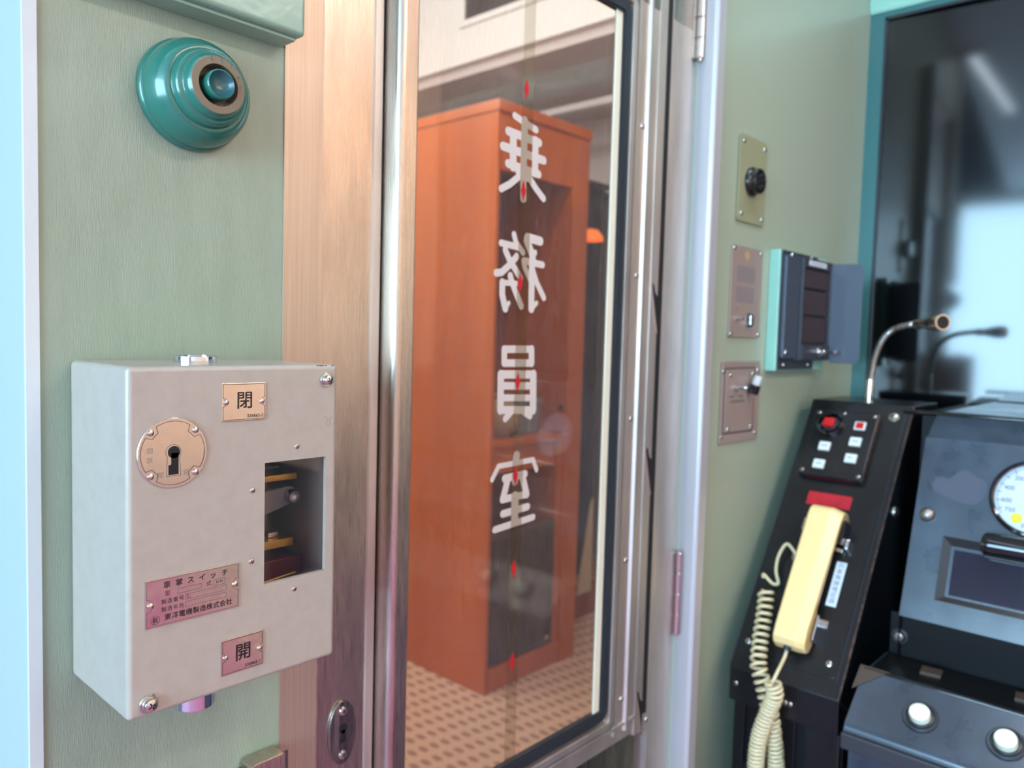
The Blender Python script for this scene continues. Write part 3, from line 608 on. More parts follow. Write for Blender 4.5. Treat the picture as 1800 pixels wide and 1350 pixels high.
b = MB(W); b.box(0.255, 0.325, -0.1085, -0.1065, 0.03, 0.055); b.box(0.20, 0.26, -0.24, -0.04, 0.02, 0.06, 0.002); b.build('mechanism_block', 'dark_arm', t)
# round key plate
kc = (0.2207, -0.0813)
b = MB(W); b.cyl(kc, 0.0229, DD, DD+0.0014, 72, 0.0004); kp = b.build('key_plate', 'plate', t)
b = MB(W); zt = DD+0.0014
b.stroke([(kc[0]+0.0208*math.cos(a*PI/40)*(0.80 if (a % 20) in (8, 9, 10, 11, 12) else 1), kc[1]+0.0208*math.sin(a*PI/40)*(0.80 if (a % 20) in (8, 9, 10, 11, 12) else 1)) for a in range(81)], 0.00022, zt, 0.00006, 4)
outline(b, [(kc[0]+0.0050*math.cos(a), kc[1]+0.0005+0.0050*math.sin(a)) for a in [PI*k/10-0.6 for k in range(15)]] + [(kc[0]-0.0044, kc[1]-0.0150), (kc[0]+0.0048, kc[1]-0.0150)], 0.00018, zt, 0.00006)
b.build('engraved_line', 'ink_grey', kp, smooth=0)
b = MB(W); b.prism(circ(kc[0]+0.0004, kc[1]+0.0005, 0.0040, 28), zt, zt+0.0001); b.prism([(kc[0]-0.0014, kc[1]), (kc[0]-0.0014, kc[1]-0.0075), (kc[0]-0.0032, kc[1]-0.0080), (kc[0]-0.0032, kc[1]-0.0142), (kc[0]+0.0034, kc[1]-0.0142), (kc[0]+0.0034, kc[1])], zt, zt+0.0001); b.build('keyhole', 'hole', kp, smooth=0)
b = MB(W); b.text('開', kc[0]-0.0150, kc[1]+0.0022, zt+0.0001, 0.0042); b.text('放', kc[0]-0.0150, kc[1]-0.0036, zt+0.0001, 0.0042); b.text('閉', kc[0]-0.0082, kc[1]-0.0140, zt+0.0001, 0.0042); b.text('鎖', kc[0]+0.0085, kc[1]-0.0136, zt+0.0001, 0.0042); b.build('lettering', 'faint', kp, smooth=0)
for sx, sy in ((-1, 1), (1, 1), (-1, -1), (1, -1)): rivet(kp, W, kc[0]+sx*0.0146, kc[1]+sy*0.0140, DD+0.0012, 0.0022)
# small name plates
def notch_frame(x0, x1, y0, y1, ry_l, ry_r, rn, m=0.0009):
    pts = [(x0+m, y0+m), (x1-m, y0+m), (x1-m, ry_r-rn)]
    for k in range(7): a = -PI/2-PI*k/6; pts.append((x1-m+rn*0.95*math.cos(a)-0.0, ry_r+rn*math.sin(a)))
    pts += [(x1-m, ry_r+rn), (x1-m, y1-m), (x0+m, y1-m), (x0+m, ry_l+rn)]
    for k in range(7): a = PI/2-PI*k/6; pts.append((x0+m+rn*0.95*math.cos(a), ry_l+rn*math.sin(a)))
    pts.append((x0+m, ry_l-rn)); return pts
def small_plate(x0, x1, y0, y1, ch, num):
    pl = MB(W).box(x0, x1, y0, y1, DD-0.0002, DD+0.0013, 0.0004).build('name_plate', 'plate', t)
    z = DD+0.0013; cy = (y0+y1)/2
    b = MB(W); outline(b, notch_frame(x0, x1, y0, y1, cy, cy, 0.0030), 0.00017, z, 0.00005); b.build('engraved_line', 'ink', pl, smooth=0)
    b = MB(W); b.text(ch, (x0+x1)/2+0.0002, cy+0.0002, z+0.0001, 0.0128, heavy=0.0003); b.text(num, x1-0.0018, y0+0.0030, z+0.0001, 0.0030, 'RIGHT', heavy=0.00008, spacing=1.1); b.build('lettering', 'ink', pl, smooth=0)
    rivet(pl, W, x0+0.0030, cy, DD+0.0011, 0.0020); rivet(pl, W, x1-0.0030, cy, DD+0.0011, 0.0020)
small_plate(0.2536, 0.2864, -0.0632, -0.0370, '閉', '326865-2')
small_plate(0.2541, 0.2859, -0.2409, -0.2157, '開', '326865-1')
# maker's plate
x0, x1, y0, y1 = 0.2028, 0.2669, -0.1941, -0.1625; PW, PH = x1-x0, y1-y0; z = DD+0.0013
pl = MB(W).box(x0, x1, y0, y1, DD-0.0002, z, 0.0004).build('maker_plate', 'plate', t)
def uv(u, v): return (x0+u*PW, y1-v*PH)
b = MB(W); outline(b, notch_frame(x0, x1, y0, y1, uv(0, .53)[1], uv(0, .47)[1], 0.0042), 0.00017, z, 0.00005)
for u0, u1, v0, v1 in ((.325, .576, .29, .39), (.714, .836, .27, .40), (.405, .855, .445, .555), (.405, .855, .60, .71)):
    outline(b, [uv(u0, v0), uv(u1, v0), uv(u1, v1), uv(u0, v1)], 0.00015, z, 0.00005)
outline(b, circ(*uv(.098, .85), 0.0028, 24), 0.00018, z, 0.00005)
b.build('engraved_line', 'ink_grey', pl, smooth=0)
b = MB(W); zz = z+0.0001
for ch, u in zip('車掌スイッチ', (.215, .34, .462, .585, .705, .835)): b.text(ch, *uv(u, .17), zz, 0.0049, heavy=0.0001)
b.text('型', *uv(.222, .345), zz, 0.0036); b.text('式', *uv(.658, .33), zz, 0.0036)
for ch, u in zip('製造番号', (.185, .245, .305, .365)): b.text(ch, *uv(u, .51), zz, 0.0035)
for ch, u in zip('製造年月', (.185, .245, .305, .365)): b.text(ch, *uv(u, .67), zz, 0.0035)
for i, ch in enumerate('東洋電機製造株式会社'): b.text(ch, *uv(.225+i*0.0735, .845), zz, 0.0046, heavy=0.0001)
b.text('C-', *uv(.445, .50), zz, 0.0030)
b.text('D-M', *uv(.775, .335), zz, 0.0026)
cx_, cy_ = uv(.098, .85)
for q in ([(-.0014, .0014), (-.0002, .0014), (-.0002, -.0012), (-.0014, -.0012), (-.0014, .0014)], [(-.0014, .0001), (-.0002, .0001)], [(-.0008, .0024), (-.0008, -.0024)], [(.0006, .0018), (.0006, -.0018)], [(.0018, .0014), (.0006, 0), (.0018, -.0014)]):
    b.stroke([(cx_+p[0], cy_+p[1]) for p in q], 0.00018, z, 0.00006, 4)
b.build('lettering', 'ink', pl, smooth=0)
rivet(pl, W, *uv(.05, .53), DD+0.0011, 0.0022); rivet(pl, W, *uv(.952, .47), DD+0.0011, 0.0022)
# fixings
def washer_screw(x, y, r):
    MB(W).cyl((x, y), r*1.35, DD, DD+0.0014, 28, 0.0004).build('washer', 'nickel', t); MB(W).cyl((x, y), r*1.05, DD+0.0014, DD+0.0030, 24, 0.0003).build('washer', 'nickel', t)
    screw(t, W, x, y, DD+0.0030, r, h=0.7)
washer_screw(0.3370, -0.0364, 0.0040); washer_screw(0.2052, -0.2436, 0.0046)
for x, z_ in ((0.3126, -0.0852), (0.2774, -0.1134), (0.2769, -0.1643), (0.3115, -0.1918)): screw(t, W, x, z_, DD-0.0003, 0.0021)
b = MB(Matrix.Translation((0.2590, -0.050, 0))); b.lathe([(0.0150, -0.030), (0.0150, -0.0205), (0.0140, -0.0192), (0, -0.0190)], seg=48); b.build('push_button', 'chrome', t)
b = MB(Matrix.Translation((0.2590, -0.050, 0))); b.lathe([(0.0150, -0.248), (0.0150, -0.2780), (0.0140, -0.2795), (0, -0.2797)], seg=48); b.build('push_button', 'chrome', t)
b = MB(W)
random.seed(3)
for k in range(34):
    x = 0.262+0.080*random.random(); l = 0.0006+0.0022*random.random(); h = 0.0003+0.0006*random.random()
    b.prism([(x, Z0+0.0013), (x+l, Z0+0.0011), (x+l*0.8, Z0+0.0013+h), (x+l*0.2, Z0+0.0015+h)], DD-0.0030, DD-0.0011)
for k in range(6):
    x = 0.318+0.026*random.random(); b.prism([(x, Z1-0.0010), (x+0.0016, Z1-0.0012), (x+0.0010, Z1-0.0003)], DD-0.0030, DD-0.0010)
b.build('chipped_paint', 'chip', t, smooth=0)['kind'] = 'stuff'
b = MB(W); b.stroke([(0.3355, -0.0660), (0.3370, -0.0645), (0.3390, -0.0670), (0.3375, -0.0690), (0.3392, -0.0715), (0.3410, -0.0700), (0.3405, -0.0660), (0.3435, -0.0650)], 0.00022, DD-0.00004, 0.00006, 4); b.build('pencil_scribble', 'faint', t, smooth=0)
# small catch at the bottom edge of the frame
t = thing('door_catch', 'small steel door catch at the bottom edge, on the pale metal strip', 'latch', (0.348, 0, -0.41))
MB(W).prism(rrect(0.3225, 0.3560, -0.415, -0.3655, 0.004), 0.0018, 0.020, 0.0015).build('body', 'steel', t)
MB(W).prism(rrect(0.3100, 0.3680, -0.425, -0.3740, 0.003), 0.0, 0.0028, 0.001).build('base_plate', 'steel_dark', t)

# ================================================================== THINGS ON THE RIGHT GREEN WALL
t = thing('knob_plate', 'olive green wall plate with a round black knob, topmost on the right wall', 'switch plate', (1.228, 0, 0.198))
MB(W).prism(rrect(1.178, 1.277, 0.1985, 0.3385, 0.006), 0, 0.0045, 0.0015).build('plate', 'olive', t)
for x, z_ in ((1.190, .3270), (1.266, .3265), (1.190, .2110), (1.265, .2095)): screw(t, W, x, z_, 0.0045, 0.0042)
b = MB(frame((1.2215, 0, 0.2655), (0, -1, 0))); b.lathe([(0.0240, 0.0045), (0.0243, 0.008), (0.0232, 0.0105), (0.0208, 0.0125), (0.0205, 0.020), (0.0192, 0.0215), (0, 0.0215)], seg=40); kb = b.build('knob', 'black_gloss', t)
b = MB(frame((1.2215, 0, 0.2655), (0, -1, 0)))
for k in range(6): a = k*PI/3+0.3; b.prism(circ(0.0100*math.cos(a), 0.0100*math.sin(a), 0.0026, 10), 0.0214, 0.0217)
b.build('pin', 'nickel', kb)
# intercom plate
t = thing('intercom_plate', 'brownish metal plate with slotted speaker openings and a small switch on the right wall', 'speaker panel', (1.222, 0, 0.008))
ip = MB(W).prism(rrect(1.1675, 1.2785, 0.0090, 0.1590, 0.003), 0, 0.0040, 0.001).build('plate', 'plate_pink', t)
b = MB(W); zt = 0.0040
for k in range(9):
    x = 1.1890+k*0.0073
    b.prism([(x, 0.1000), (x+0.0022, 0.1000), (x+0.0022, 0.1265), (x, 0.1265)], zt-0.001, zt+0.0002); b.prism([(x-0.001, 0.0665), (x+0.0012, 0.0665), (x+0.0012, 0.0930), (x-0.001, 0.0930)], zt-0.001, zt+0.0002)
b.build('speaker_slot', 'slit', ip, smooth=0)
b = MB(frame((1.2205, 0, 0.1450), (0, -1, 0))); b.cyl((0, 0), 0.0068, 0.004, 0.0046, 28); b.build('round_label', 'coin', ip)
MB(W).box(1.2280, 1.2430, 0.0270, 0.0495, 0.004, 0.0075, 0.001).build('switch_bezel', 'black_gloss', t)
MB(W).box(1.2300, 1.2410, 0.0300, 0.0465, 0.0075, 0.0105, 0.001).build('rocker_switch', 'chrome', t)
b = MB(frame((1.1920, 0, 0.0396), (0, -1, 0))); b.lathe([(0.0042, 0.004), (0.0036, 0.007), (0.0022, 0.012), (0.0030, 0.016), (0, 0.017)], seg=16); b.build('toggle', 'nickel', t)
b = MB(W); b.stroke([(1.1895, 0.0560), (1.1935, 0.0560), (1.1915, 0.0520), (1.1895, 0.0560)], 0.0006, 0.004, 0.0002, 4); b.build('engraved_mark', 'faint', t)
for x, z_ in ((1.1740, .1540), (1.2710, .1520), (1.1730, .0145), (1.2720, .0145)): screw(t, W, x, z_, 0.004, 0.0040)
# switch panel below
t = thing('switch_plate', 'brownish metal switch plate with inner cover and black collared lever, lowest on the right wall', 'switch plate', (1.22, 0, -0.167))
MB(W).prism(rrect(1.1510, 1.2890, -0.1670, -0.0305, 0.004), 0, 0.0042, 0.0012).build('plate', 'plate_pink', t)
b = MB(W); b.use('slate_dark'); outline(b, [(1.160, -0.1490), (1.267, -0.1505), (1.267, -0.0418), (1.160, -0.0422)], 0.0011, 0.0042, 0.0002); b.build('groove', None, t, smooth=0)
MB(W).box(1.1625, 1.2640, -0.1475, -0.0445, 0.0042, 0.0056, 0.0008).build('inner_cover', 'plate_pink', t)
for x, z_ in ((1.1535, -.0470), (1.2780, -.0466), (1.1545, -.1545), (1.2775, -.1540), (1.1766, -.0535), (1.1755, -.1430), (1.2574, -.0530), (1.2583, -.1430)): screw(t, W, x, z_, 0.0050 if 1.16 < x < 1.265 else 0.0042, 0.0038)
b = MB(frame((1.1931, 0, -0.0767), (0.25, -1, 0.15))); b.lathe([(0.0052, 0.004), (0.0050, 0.009), (0.0026, 0.010), (0.0034, 0.022), (0.0026, 0.025), (0, 0.0255)], seg=16); b.build('toggle', 'chrome', t)
b = MB(frame((1.2440, -0.013, -0.0850), (0.05, -0.30, 1.0), (0, 1, 0))); b.use('black_gloss'); b.lathe([(0.0085, 0), (0.0090, 0.004), (0.0090, 0.014), (0.0075, 0.016)], seg=24); b.use('white_al'); b.lathe([(0.0068, 0.015), (0.0070, 0.028), (0.0058, 0.031), (0, 0.0315)], seg=24); b.build('collared_lever', None, t)
b = MB(W)
for x in (1.176, 1.181, 1.186, 1.209, 1.214, 1.219): b.stroke([(x, -0.0885), (x+0.002, -0.0900), (x+0.0035, -0.0880)], 0.0009, 0.0056, 0.0001, 4)
for k in range(7): x = 1.181+k*0.0072; b.stroke([(x, -0.0965), (x+0.0045, -0.0975)], 0.0009, 0.0056, 0.0001, 4); b.stroke([(x+0.0015, -0.0995), (x+0.002, -0.0945)], 0.0008, 0.0056, 0.0001, 4)
b.build('lettering', 'ink_grey', t, smooth=0)
# slate card box on mint base
t = thing('card_box', 'slate grey box with open side flap and three dark slots, on a mint base', 'wall box', (1.42, 0, -0.048))
MB(W).box(1.3130, 1.5300, -0.0480, 0.1650, 0, 0.0200, 0.002).build('base', 'mint', t)
MB(W).prism(rrect(1.3165, 1.4740, -0.0455, 0.1640, 0.003), 0.0201, 0.0225, 0.0006).build('back_plate', 'slate_dark', t)
MB(W).prism(rrect(1.3190, 1.3770, -0.0260, 0.1560, 0.005), 0.0226, 0.0300, 0.0015).build('side_cover', 'slate', t)
b = MB(W); b.box(1.3785, 1.3830, -0.0290, 0.1560, 0.0226, 0.0360, 0.0008); b.box(1.5100, 1.5140, -0.0290, 0.1560, 0.0226, 0.0360, 0.0008); b.box(1.3830, 1.5100, 0.1390, 0.1560, 0.0226, 0.0355, 0.0008); b.box(1.3830, 1.5100, -0.0290, 0.0010, 0.0226, 0.0355, 0.0008); b.box(1.3830, 1.5100, 0.0010, 0.1390, 0.0226, 0.0250)
b.build('case', 'slate_dark', t)
for z0, z1 in ((0.1030, 0.1375), (0.0545, 0.0980), (0.0035, 0.0495)): MB(W).box(1.3850, 1.5060, z0, z1, 0.0250, 0.0320, 0.001).build('card_slot', 'slot', t)
lb = MB(W).box(1.4020, 1.4830, 0.1435, 0.1525, 0.0355, 0.0360).build('white_label', 'label', t)
b = MB(W)
for k in range(7): x = 1.412+k*0.009; b.stroke([(x, 0.1475), (x+0.005, 0.1485)], 0.0006, 0.0360, 0.0001, 4); b.stroke([(x+0.002, 0.1500), (x+0.0035, 0.1460)], 0.0005, 0.0360, 0.0001, 4)
b.build('lettering', 'slate', lb, smooth=0)
MB(W).box(1.3835, 1.5085, -0.0280, 0.0000, 0.0356, 0.0380, 0.0008).build('lock_plate', 'slate_dark', t)
b = MB(frame((1.4560, -0.038, -0.0130), (0, -1, 0))); b.use('nickel'); b.cyl((0, 0), 0.0105, 0, 0.003, 28, 0.0006); b.use('chrome'); b.cyl((0.002, 0), 0.006, 0.003, 0.012, 20, 0.001); b.build('lock', None, t)
b = MB(W); b.tube([(1.462, -0.013, 0.048), (1.480, -0.0135, 0.056), (1.500, -0.014, 0.058)], 0.0022); b.torus((1.488, -0.0135), 0.0042, 0.0013, 0.058, 16, 6); b.torus((1.497, -0.0135), 0.0042, 0.0013, 0.058, 16, 6); b.build('key_ring', 'chrome', t)
b = MB(); b.prism([(0, 0), (0.008, -0.006), (0.052, -0.006), (0.058, 0), (0.058, 0.176), (0.052, 0.181), (0, 0.183)], 0, 0.0016, 0.0004)
b.bm.transform(Matrix.Translation((1.5125, -0.034, -0.0280)) @ Matrix.Rotation(math.radians(4), 4, 'Z') @ Matrix(((0, 0, 1, 0), (-1, 0, 0, 0), (0, 1, 0, 0), (0, 0, 0, 1)))); bmesh.ops.recalc_face_normals(b.bm, faces=list(b.bm.faces))
b.build('flap', 'slate', t)
for x, z_ in ((1.3386, .1556), (1.3300, -.0150)): screw(t, W, x, z_, 0.0300, 0.0048)
for x, z_ in ((1.3418, -.0370), (1.4500, -.0375), (1.4444, .1600)): screw(t, W, x, z_, 0.0225, 0.0045)

# ================================================================== TELEPHONE CONSOLE
V = (0.5701, 0, 0.8216); N = (-0.8216, 0, 0.5701)
K = frame((1.17, -0.03, -0.53), N, V)
t = thing('telephone_console', 'black sloping console with worn rusty edge holding the cream handset', 'console', (1.40, -0.118, FZ))
XZ = Matrix(((1, 0, 0, 0), (0, 0, 1, 0), (0, 1, 0, 0), (0, 0, 0, 1)))
def xz_prism(poly, y0, y1, bev=0.0, b=None):
    q = MB(); q.prism(poly, y0, y1, bev); q.bm.transform(XZ); bmesh.ops.recalc_face_normals(q.bm, faces=list(q.bm.faces)); return q
xz_prism([(1.17, -0.53), (1.467, -0.102), (1.615, -0.102), (1.615, -0.70), (1.20, -0.70), (1.20, -0.590), (1.172, -0.586)], -0.206, -0.030, 0.0015).build('body', 'black', t)
b = MB(); b.box(1.212, 1.60, -0.196, -0.032, FZ, -0.70); b.build('pedestal', 'black', t)
b = MB(); 
for y0, y1 in ((-0.050, -0.031), (-0.135, -0.112), (-0.204, -0.190)): b.box(1.190, 1.214, y0, y1, FZ, -0.59, 0.002)
b.build('upright', 'black', t)
b = MB(); b.box(1.204, 1.212, -0.112, -0.050, FZ, -0.592, 0.001); b.build('front_panel', 'black_desk', t)
MB(K).prism(rrect(0.011, 0.1640, 0.0280, 0.5120, 0.008), 0, 0.0022, 0.001).build('face_plate', 'black', t)
b = MB(K); b.box(0.1655, 0.1672, 0.026, 0.514, -0.001, 0.0020, 0.0005); b.build('inner_rim', 'slate_dark', t)
b = MB(K); b.box(0.1742, 0.1766, 0.0, 0.5200, -0.004, 0.0014, 0.0006); b.box(0.1742, 0.1764, -0.0008, 0.0005, -0.05, 0.0005); b.build('worn_edge', 'rust', t)
b = MB(K); b.box(-0.0006, 0.0010, 0.002, 0.5195, -0.002, 0.0008, 0.0004); b.build('edge_trim', 'slate_dark', t)
bb = MB(K).box(0.0190, 0.1288, 0.3560, 0.4910, 0.0022, 0.0160, 0.0022, 3).build('button_box', 'black', t)
b = MB(K); b.box(0.1283, 0.1292, 0.358, 0.489, 0.004, 0.0150, 0.0003); b.build('worn_edge', 'rust', bb)
MB(K).box(0.034, 0.112, 0.3555, 0.3562, 0.0040, 0.0110).build('red_reflection', 'maroon', bb)  # red reflection on the box's lower side, put in as colour
b = MB(K); b.lathe([(0.0225, 0.016), (0.0228, 0.024), (0.0210, 0.026), (0.0180, 0.0255), (0.0170, 0.019), (0, 0.019)], (0.0521, 0.4612-0.003, 0), 40); b.build('guard_ring', 'black_gloss', t)
b = MB(K); b.cyl((0.0521, 0.4582), 0.0135, 0.019, 0.0235, 32, 0.001); b.build('button_base', 'rubber', t)
MB(K).box(0.0430, 0.0612, 0.4500, 0.4670, 0.0235, 0.0300, 0.0012).build('red_button', 'red', t)
b = MB(K); b.use('key_white'); b.box(0.0935, 0.1125, 0.4535, 0.4700, 0.016, 0.0195, 0.0012); b.use('red'); b.box(0.0965, 0.1095, 0.4558, 0.4678, 0.0195, 0.0205, 0.0004); b.build('indicator_lamp', None, t)
for i, (u, v) in enumerate(((.1031, .4286), (.0536, .4138), (.1033, .3955), (.0529, .3777))):
    b = MB(K); b.use('key_white'); b.box(u-0.0098, u+0.0098, v-0.0086, v+0.0086, 0.016, 0.0215, 0.0015)
    b.use('slate')
    for k in range(2 if i == 2 else 3): xx = u-0.0045+k*0.0036; b.stroke([(xx, v), (xx+0.0022, v+0.0008)], 0.0005, 0.0215, 0.0001, 4); b.stroke([(xx+0.001, v+0.0018), (xx+0.0012, v-0.0016)], 0.0004, 0.0215, 0.0001, 4)
    b.build('push_key', None, t)
for u, v in ((.0262, .4835), (.1222, .4835), (.0262, .3640), (.1222, .3640), (.0700, .4850)): screw(bb, K, u, v, 0.0160, 0.0036)
b = MB(K); b.cyl((0.1491, 0.4940), 0.0085, 0.0022, 0.0034, 24, 0.0004); b.build('washer', 'nickel', t); screw(t, K, 0.1491, 0.4940, 0.0034, 0.0065)
for u, v in ((.0190, .0464), (.1499, .0488)): screw(t, K, u, v, 0.0022, 0.0052)
KA = frame((1.1712, -0.03, -0.53), (-1, 0, 0))
for y_, z_ in ((0.012, -0.026), (0.095, -0.030), (0.103, -0.030)): screw(t, KA, y_, z_, 0, 0.0042)
MB(K).box(0.0440, 0.1180, 0.3060, 0.3310, 0.0022, 0.0030, 0.0003).build('red_label', 'red_label', t)
wl = MB(K).box(0.1213, 0.1376, 0.1375, 0.2135, 0.0022, 0.0030, 0.0003).build('white_label', 'label', t)
b = MB(K)
for i, ch in enumerate('列車無線確認器'): b.text(ch, 0.1294, 0.2065-i*0.0101, 0.0031, 0.0098)
b.build('lettering', 'ink_grey', wl, smooth=0)
b = MB(frame((1.3873, -0.206, -0.2762), (0, -1, 0))); b.lathe([(0.0105, 0), (0.0100, 0.003), (0.006, 0.007), (0, 0.0085)], seg=20); b.build('side_bolt', 'steel_dark', t)
# cradle hooks
b = MB(K); b.use('black_gloss'); b.box(0.1215, 0.1300, 0.236, 0.276, 0.0022, 0.030, 0.002); b.use('chrome'); b.box(0.1290, 0.1370, 0.232, 0.250, 0.0022, 0.018, 0.003); b.box(0.1050, 0.1290, 0.226, 0.233, 0.0022, 0.014, 0.002); b.build('cradle_hook', None, t)
b = MB(K); b.use('chrome'); b.box(0.1225, 0.1255, 0.072, 0.112, 0.0022, 0.026, 0.001); b.use('nickel'); b.box(0.1256, 0.1350, 0.100, 0.112, 0.0022, 0.008, 0.001); b.build('cradle_clip', None, t)
b = MB(K); b.box(0.0600, 0.0680, 0.246, 0.270, 0.0022, 0.030, 0.002); b.build('cradle_guide', 'nickel', t)
b = MB(K); b.cyl((0.0600, 0.2050), 0.0110, 0.0022, 0.010, 24, 0.002); b.build('cord_gland', 'nickel', t)
# handset
h = thing('telephone_handset', 'cream plastic telephone handset resting on the black sloping console', 'telephone handset', tuple(K @ Vector((0.095, 0.05, 0.0))))
prof = [(.048, .020), (.050, .040), (.058, .0485), (.075, .0510), (.270, .0525), (.282, .0500), (.289, .0440), (.293, .030), (.291, .014), (.284, .0045), (.246, .0045), (.241, .0100), (.238, .020), (.230, .0255), (.215, .0275), (.150, .0275), (.132, .0250), (.118, .0180), (.106, .0100), (.098, .0075), (.062, .0075), (.053, .0110)]
q = bmesh.new(); nS = 5; us = [(0.0700, 0.0), (0.0735, 1.0), (0.1080, 1.0), (0.1215, 0.0)]
b = MB(K @ Matrix(((0, 0, 1, 0), (1, 0, 0, 0), (0, 1, 0, 0), (0, 0, 0, 1))))
b2 = bmesh.new(); R_ = []
cx0, cy0 = 0.170, 0.028
for u, full in us:
    row = []
    for (v_, w_) in prof:
        if full: row.append(b2.verts.new((v_, w_, u)))
        else:
            ww = w_ if w_ < 0.028 else w_-0.0065-(0.004 if u > 0.1 else 0)
            if u > 0.115: uu = 0.1250 if v_ > 0.240 else (0.1165 if 0.112 < v_ else 0.1200)
            else: uu = u
            vv = v_+(0.0015 if v_ < 0.1 else (-0.0015 if v_ > .26 else 0)); row.append(b2.verts.new((vv, ww, uu)))
    R_.append(row)
n = len(prof)
for r0, r1 in zip(R_, R_[1:]):
    for i in range(n): b2.faces.new((r0[i], r0[(i+1) % n], r1[(i+1) % n], r1[i]))
b2.faces.new(R_[0]); b2.faces.new(list(reversed(R_[-1])))
bmesh.ops.recalc_face_normals(b2, faces=list(b2.faces))
bmesh.ops.bevel(b2, geom=[e for e in b2.edges if e.calc_face_angle(0) > 0.35], offset=0.0022, segments=3, affect='EDGES', profile=0.5, clamp_overlap=True)
b.absorb(b2); b.build('body', 'cream', h, smooth=40)
g = K @ Vector((0.0940, 0.0480, 0.032)); gd = (K.to_3x3() @ Vector((0, -1, 0.0)))
b = MB(frame(g, gd, (0, 1, 0))); b.lathe([(0.0062, -0.002), (0.0062, 0.003), (0.0050, 0.006), (0.0035, 0.006), (0.003, 0)], seg=20); b.build('cord_grommet', 'rubber', h)
b = MB()
b.tube([g, g+gd*0.016, (1.128, -0.1270, -0.500), (1.122, -0.1215, -0.5195), (1.122, -0.1200, -0.530)], 0.0026, 10, smooth_n=8)
lo = [(1.122, -0.1240, -0.512), (1.124, -0.1275, -0.530), (1.125, -0.1225, -0.548), (1.125, -0.1130, -0.578), (1.125, -0.1060, -0.605), (1.125, -0.1030, -0.635), (1.125, -0.1030, -0.67), (1.125, -0.107, -0.74), (1.13, -0.115, -0.79), (1.14, -0.130, -0.79), (1.150, -0.128, -0.74), (1.152, -0.1240, -0.67), (1.152, -0.1200, -0.625), (1.152, -0.1130, -0.585)]
hi = [(1.152, -0.1130, -0.585), (1.150, -0.1030, -0.552), (1.1480, -0.0950, -0.524), (1.1520, -0.0870, -0.505), (1.1720, -0.0790, -0.478), (1.1920, -0.0735, -0.450), (1.2080, -0.0690, -0.425), (1.2190, -0.0640, -0.405)]
b.tube(helix(lo, 0.0110, 0.0064), 0.0026, 6)
b.tube(helix(hi, 0.0110, 0.0115), 0.0026, 8)
b.tube([(1.2330, -0.0520, -0.390), (1.2400, -0.0500, -0.388), (1.2420, -0.0640, -0.400), (1.2440, -0.0735, -0.398), (1.2535, -0.0650, -0.3831), (1.2652, -0.0610, -0.3666), (1.2760, -0.0630, -0.3500), (1.2840, -0.0700, -0.3400), tuple(K @ Vector((0.0600, 0.2050, 0.012)))], 0.0027, 10, smooth_n=8)
b.build('coiled_cord', 'cord', h, smooth=60)
# gooseneck microphone
t = thing('gooseneck_microphone', 'chrome gooseneck microphone rising behind the black telephone console', 'microphone', (1.505, -0.118, -0.102))
b = MB(Matrix.Translation((1.505, -0.118, -0.102))); b.lathe([(0.009, 0), (0.009, 0.002), (0.0068, 0.003), (0.0068, 0.040), (0.0058, 0.042), (0, 0.042)], seg=24); b.build('collar', 'chrome', t)
gp = catmull([Vector(p) for p in [(1.505, -.118, -.062), (1.503, -.124, -.025), (1.496, -.137, .010), (1.485, -.160, .031), (1.462, -.195, .0395), (1.450, -.209, .0400)]], 40)
rr = [0.0053+0.0005*(k % 2) for k in range(len(gp))]
b = MB(); b.tube(gp, rr, 14); b.build('gooseneck', 'steel_dark', t, smooth=25)
hd = (Vector((1.410, -.2556, .0420))-Vector((1.450, -.209, .0400)))
b = MB(frame((1.453, -.205, .0400), hd)); 
Lh = hd.length
b.use('steel_dark'); b.lathe([(0.0055, -0.004), (0.0080, 0), (0.0085, 0.010), (0.0070, 0.014), (0.0072, 0.020), (0.0095, 0.024), (0.0105, 0.034), (0.0125, 0.040), (0.0130, 0.052)], seg=32)
b.use('chrome')
for k in range(24): a = 2*PI*k/24; b.box(0.0130*math.cos(a)-0.0008, 0.0130*math.cos(a)+0.0008, 0.0130*math.sin(a)-0.0008, 0.0130*math.sin(a)+0.0008, 0.050, Lh+0.006)
b.use('nickel'); b.lathe([(0.0130, Lh-0.010), (0.0138, Lh-0.004), (0.0138, Lh+0.005), (0.0128, Lh+0.007), (0.0108, Lh+0.007), (0.0104, Lh+0.004)], seg=32)
b.use('hole'); b.cyl((0, 0), 0.0106, Lh, Lh+0.0045, 28)
b.build('capsule', None, t)

# ================================================================== DRIVING DESK
t = thing('driving_desk', 'blue black driving desk with round white gauge and ivory buttons at the right edge', 'desk', (1.40, -0.75, FZ))
YA, YB = -1.30, -0.252
xz_prism([(1.2150, -0.390), (1.300, -0.1354), (1.352, -0.1015), (1.744, -0.1015), (1.744, -0.50), (1.2275, -0.50), (1.2275, -0.392)], YA, -0.271, 0.0012).build('upper_body', 'black_desk', t)
xz_prism([(1.744, -0.502), (1.744, FZ), (1.080, FZ), (1.080, -0.550), (1.052, -0.534), (1.056, -0.512), (1.060, -0.504), (1.132, -0.450), (1.136, -0.4555), (1.227, -0.456), (1.227, -0.502)], YA, YB, 0.0012).build('lower_body', 'black_desk', t)
MB().box(1.46, 1.744, -0.2705, -0.222, -0.50, -0.110).build('gap_shade', 'shade_black', t)  # shade of the gap beside the panel, put in as a black block
b = MB(); b.tube([(1.3500, -0.222, -0.1030), (1.3500, YA, -0.1030)], 0.0042, 12); b.build('front_edge', 'black_gloss', t)
b = MB(); b.tube([(1.1312, YB, -0.4535), (1.1312, YA, -0.4535)], 0.0038, 14); b.build('ridge_glint_bead', 'black_gloss', t)  # rounded strip added to catch a highlight along the ridge
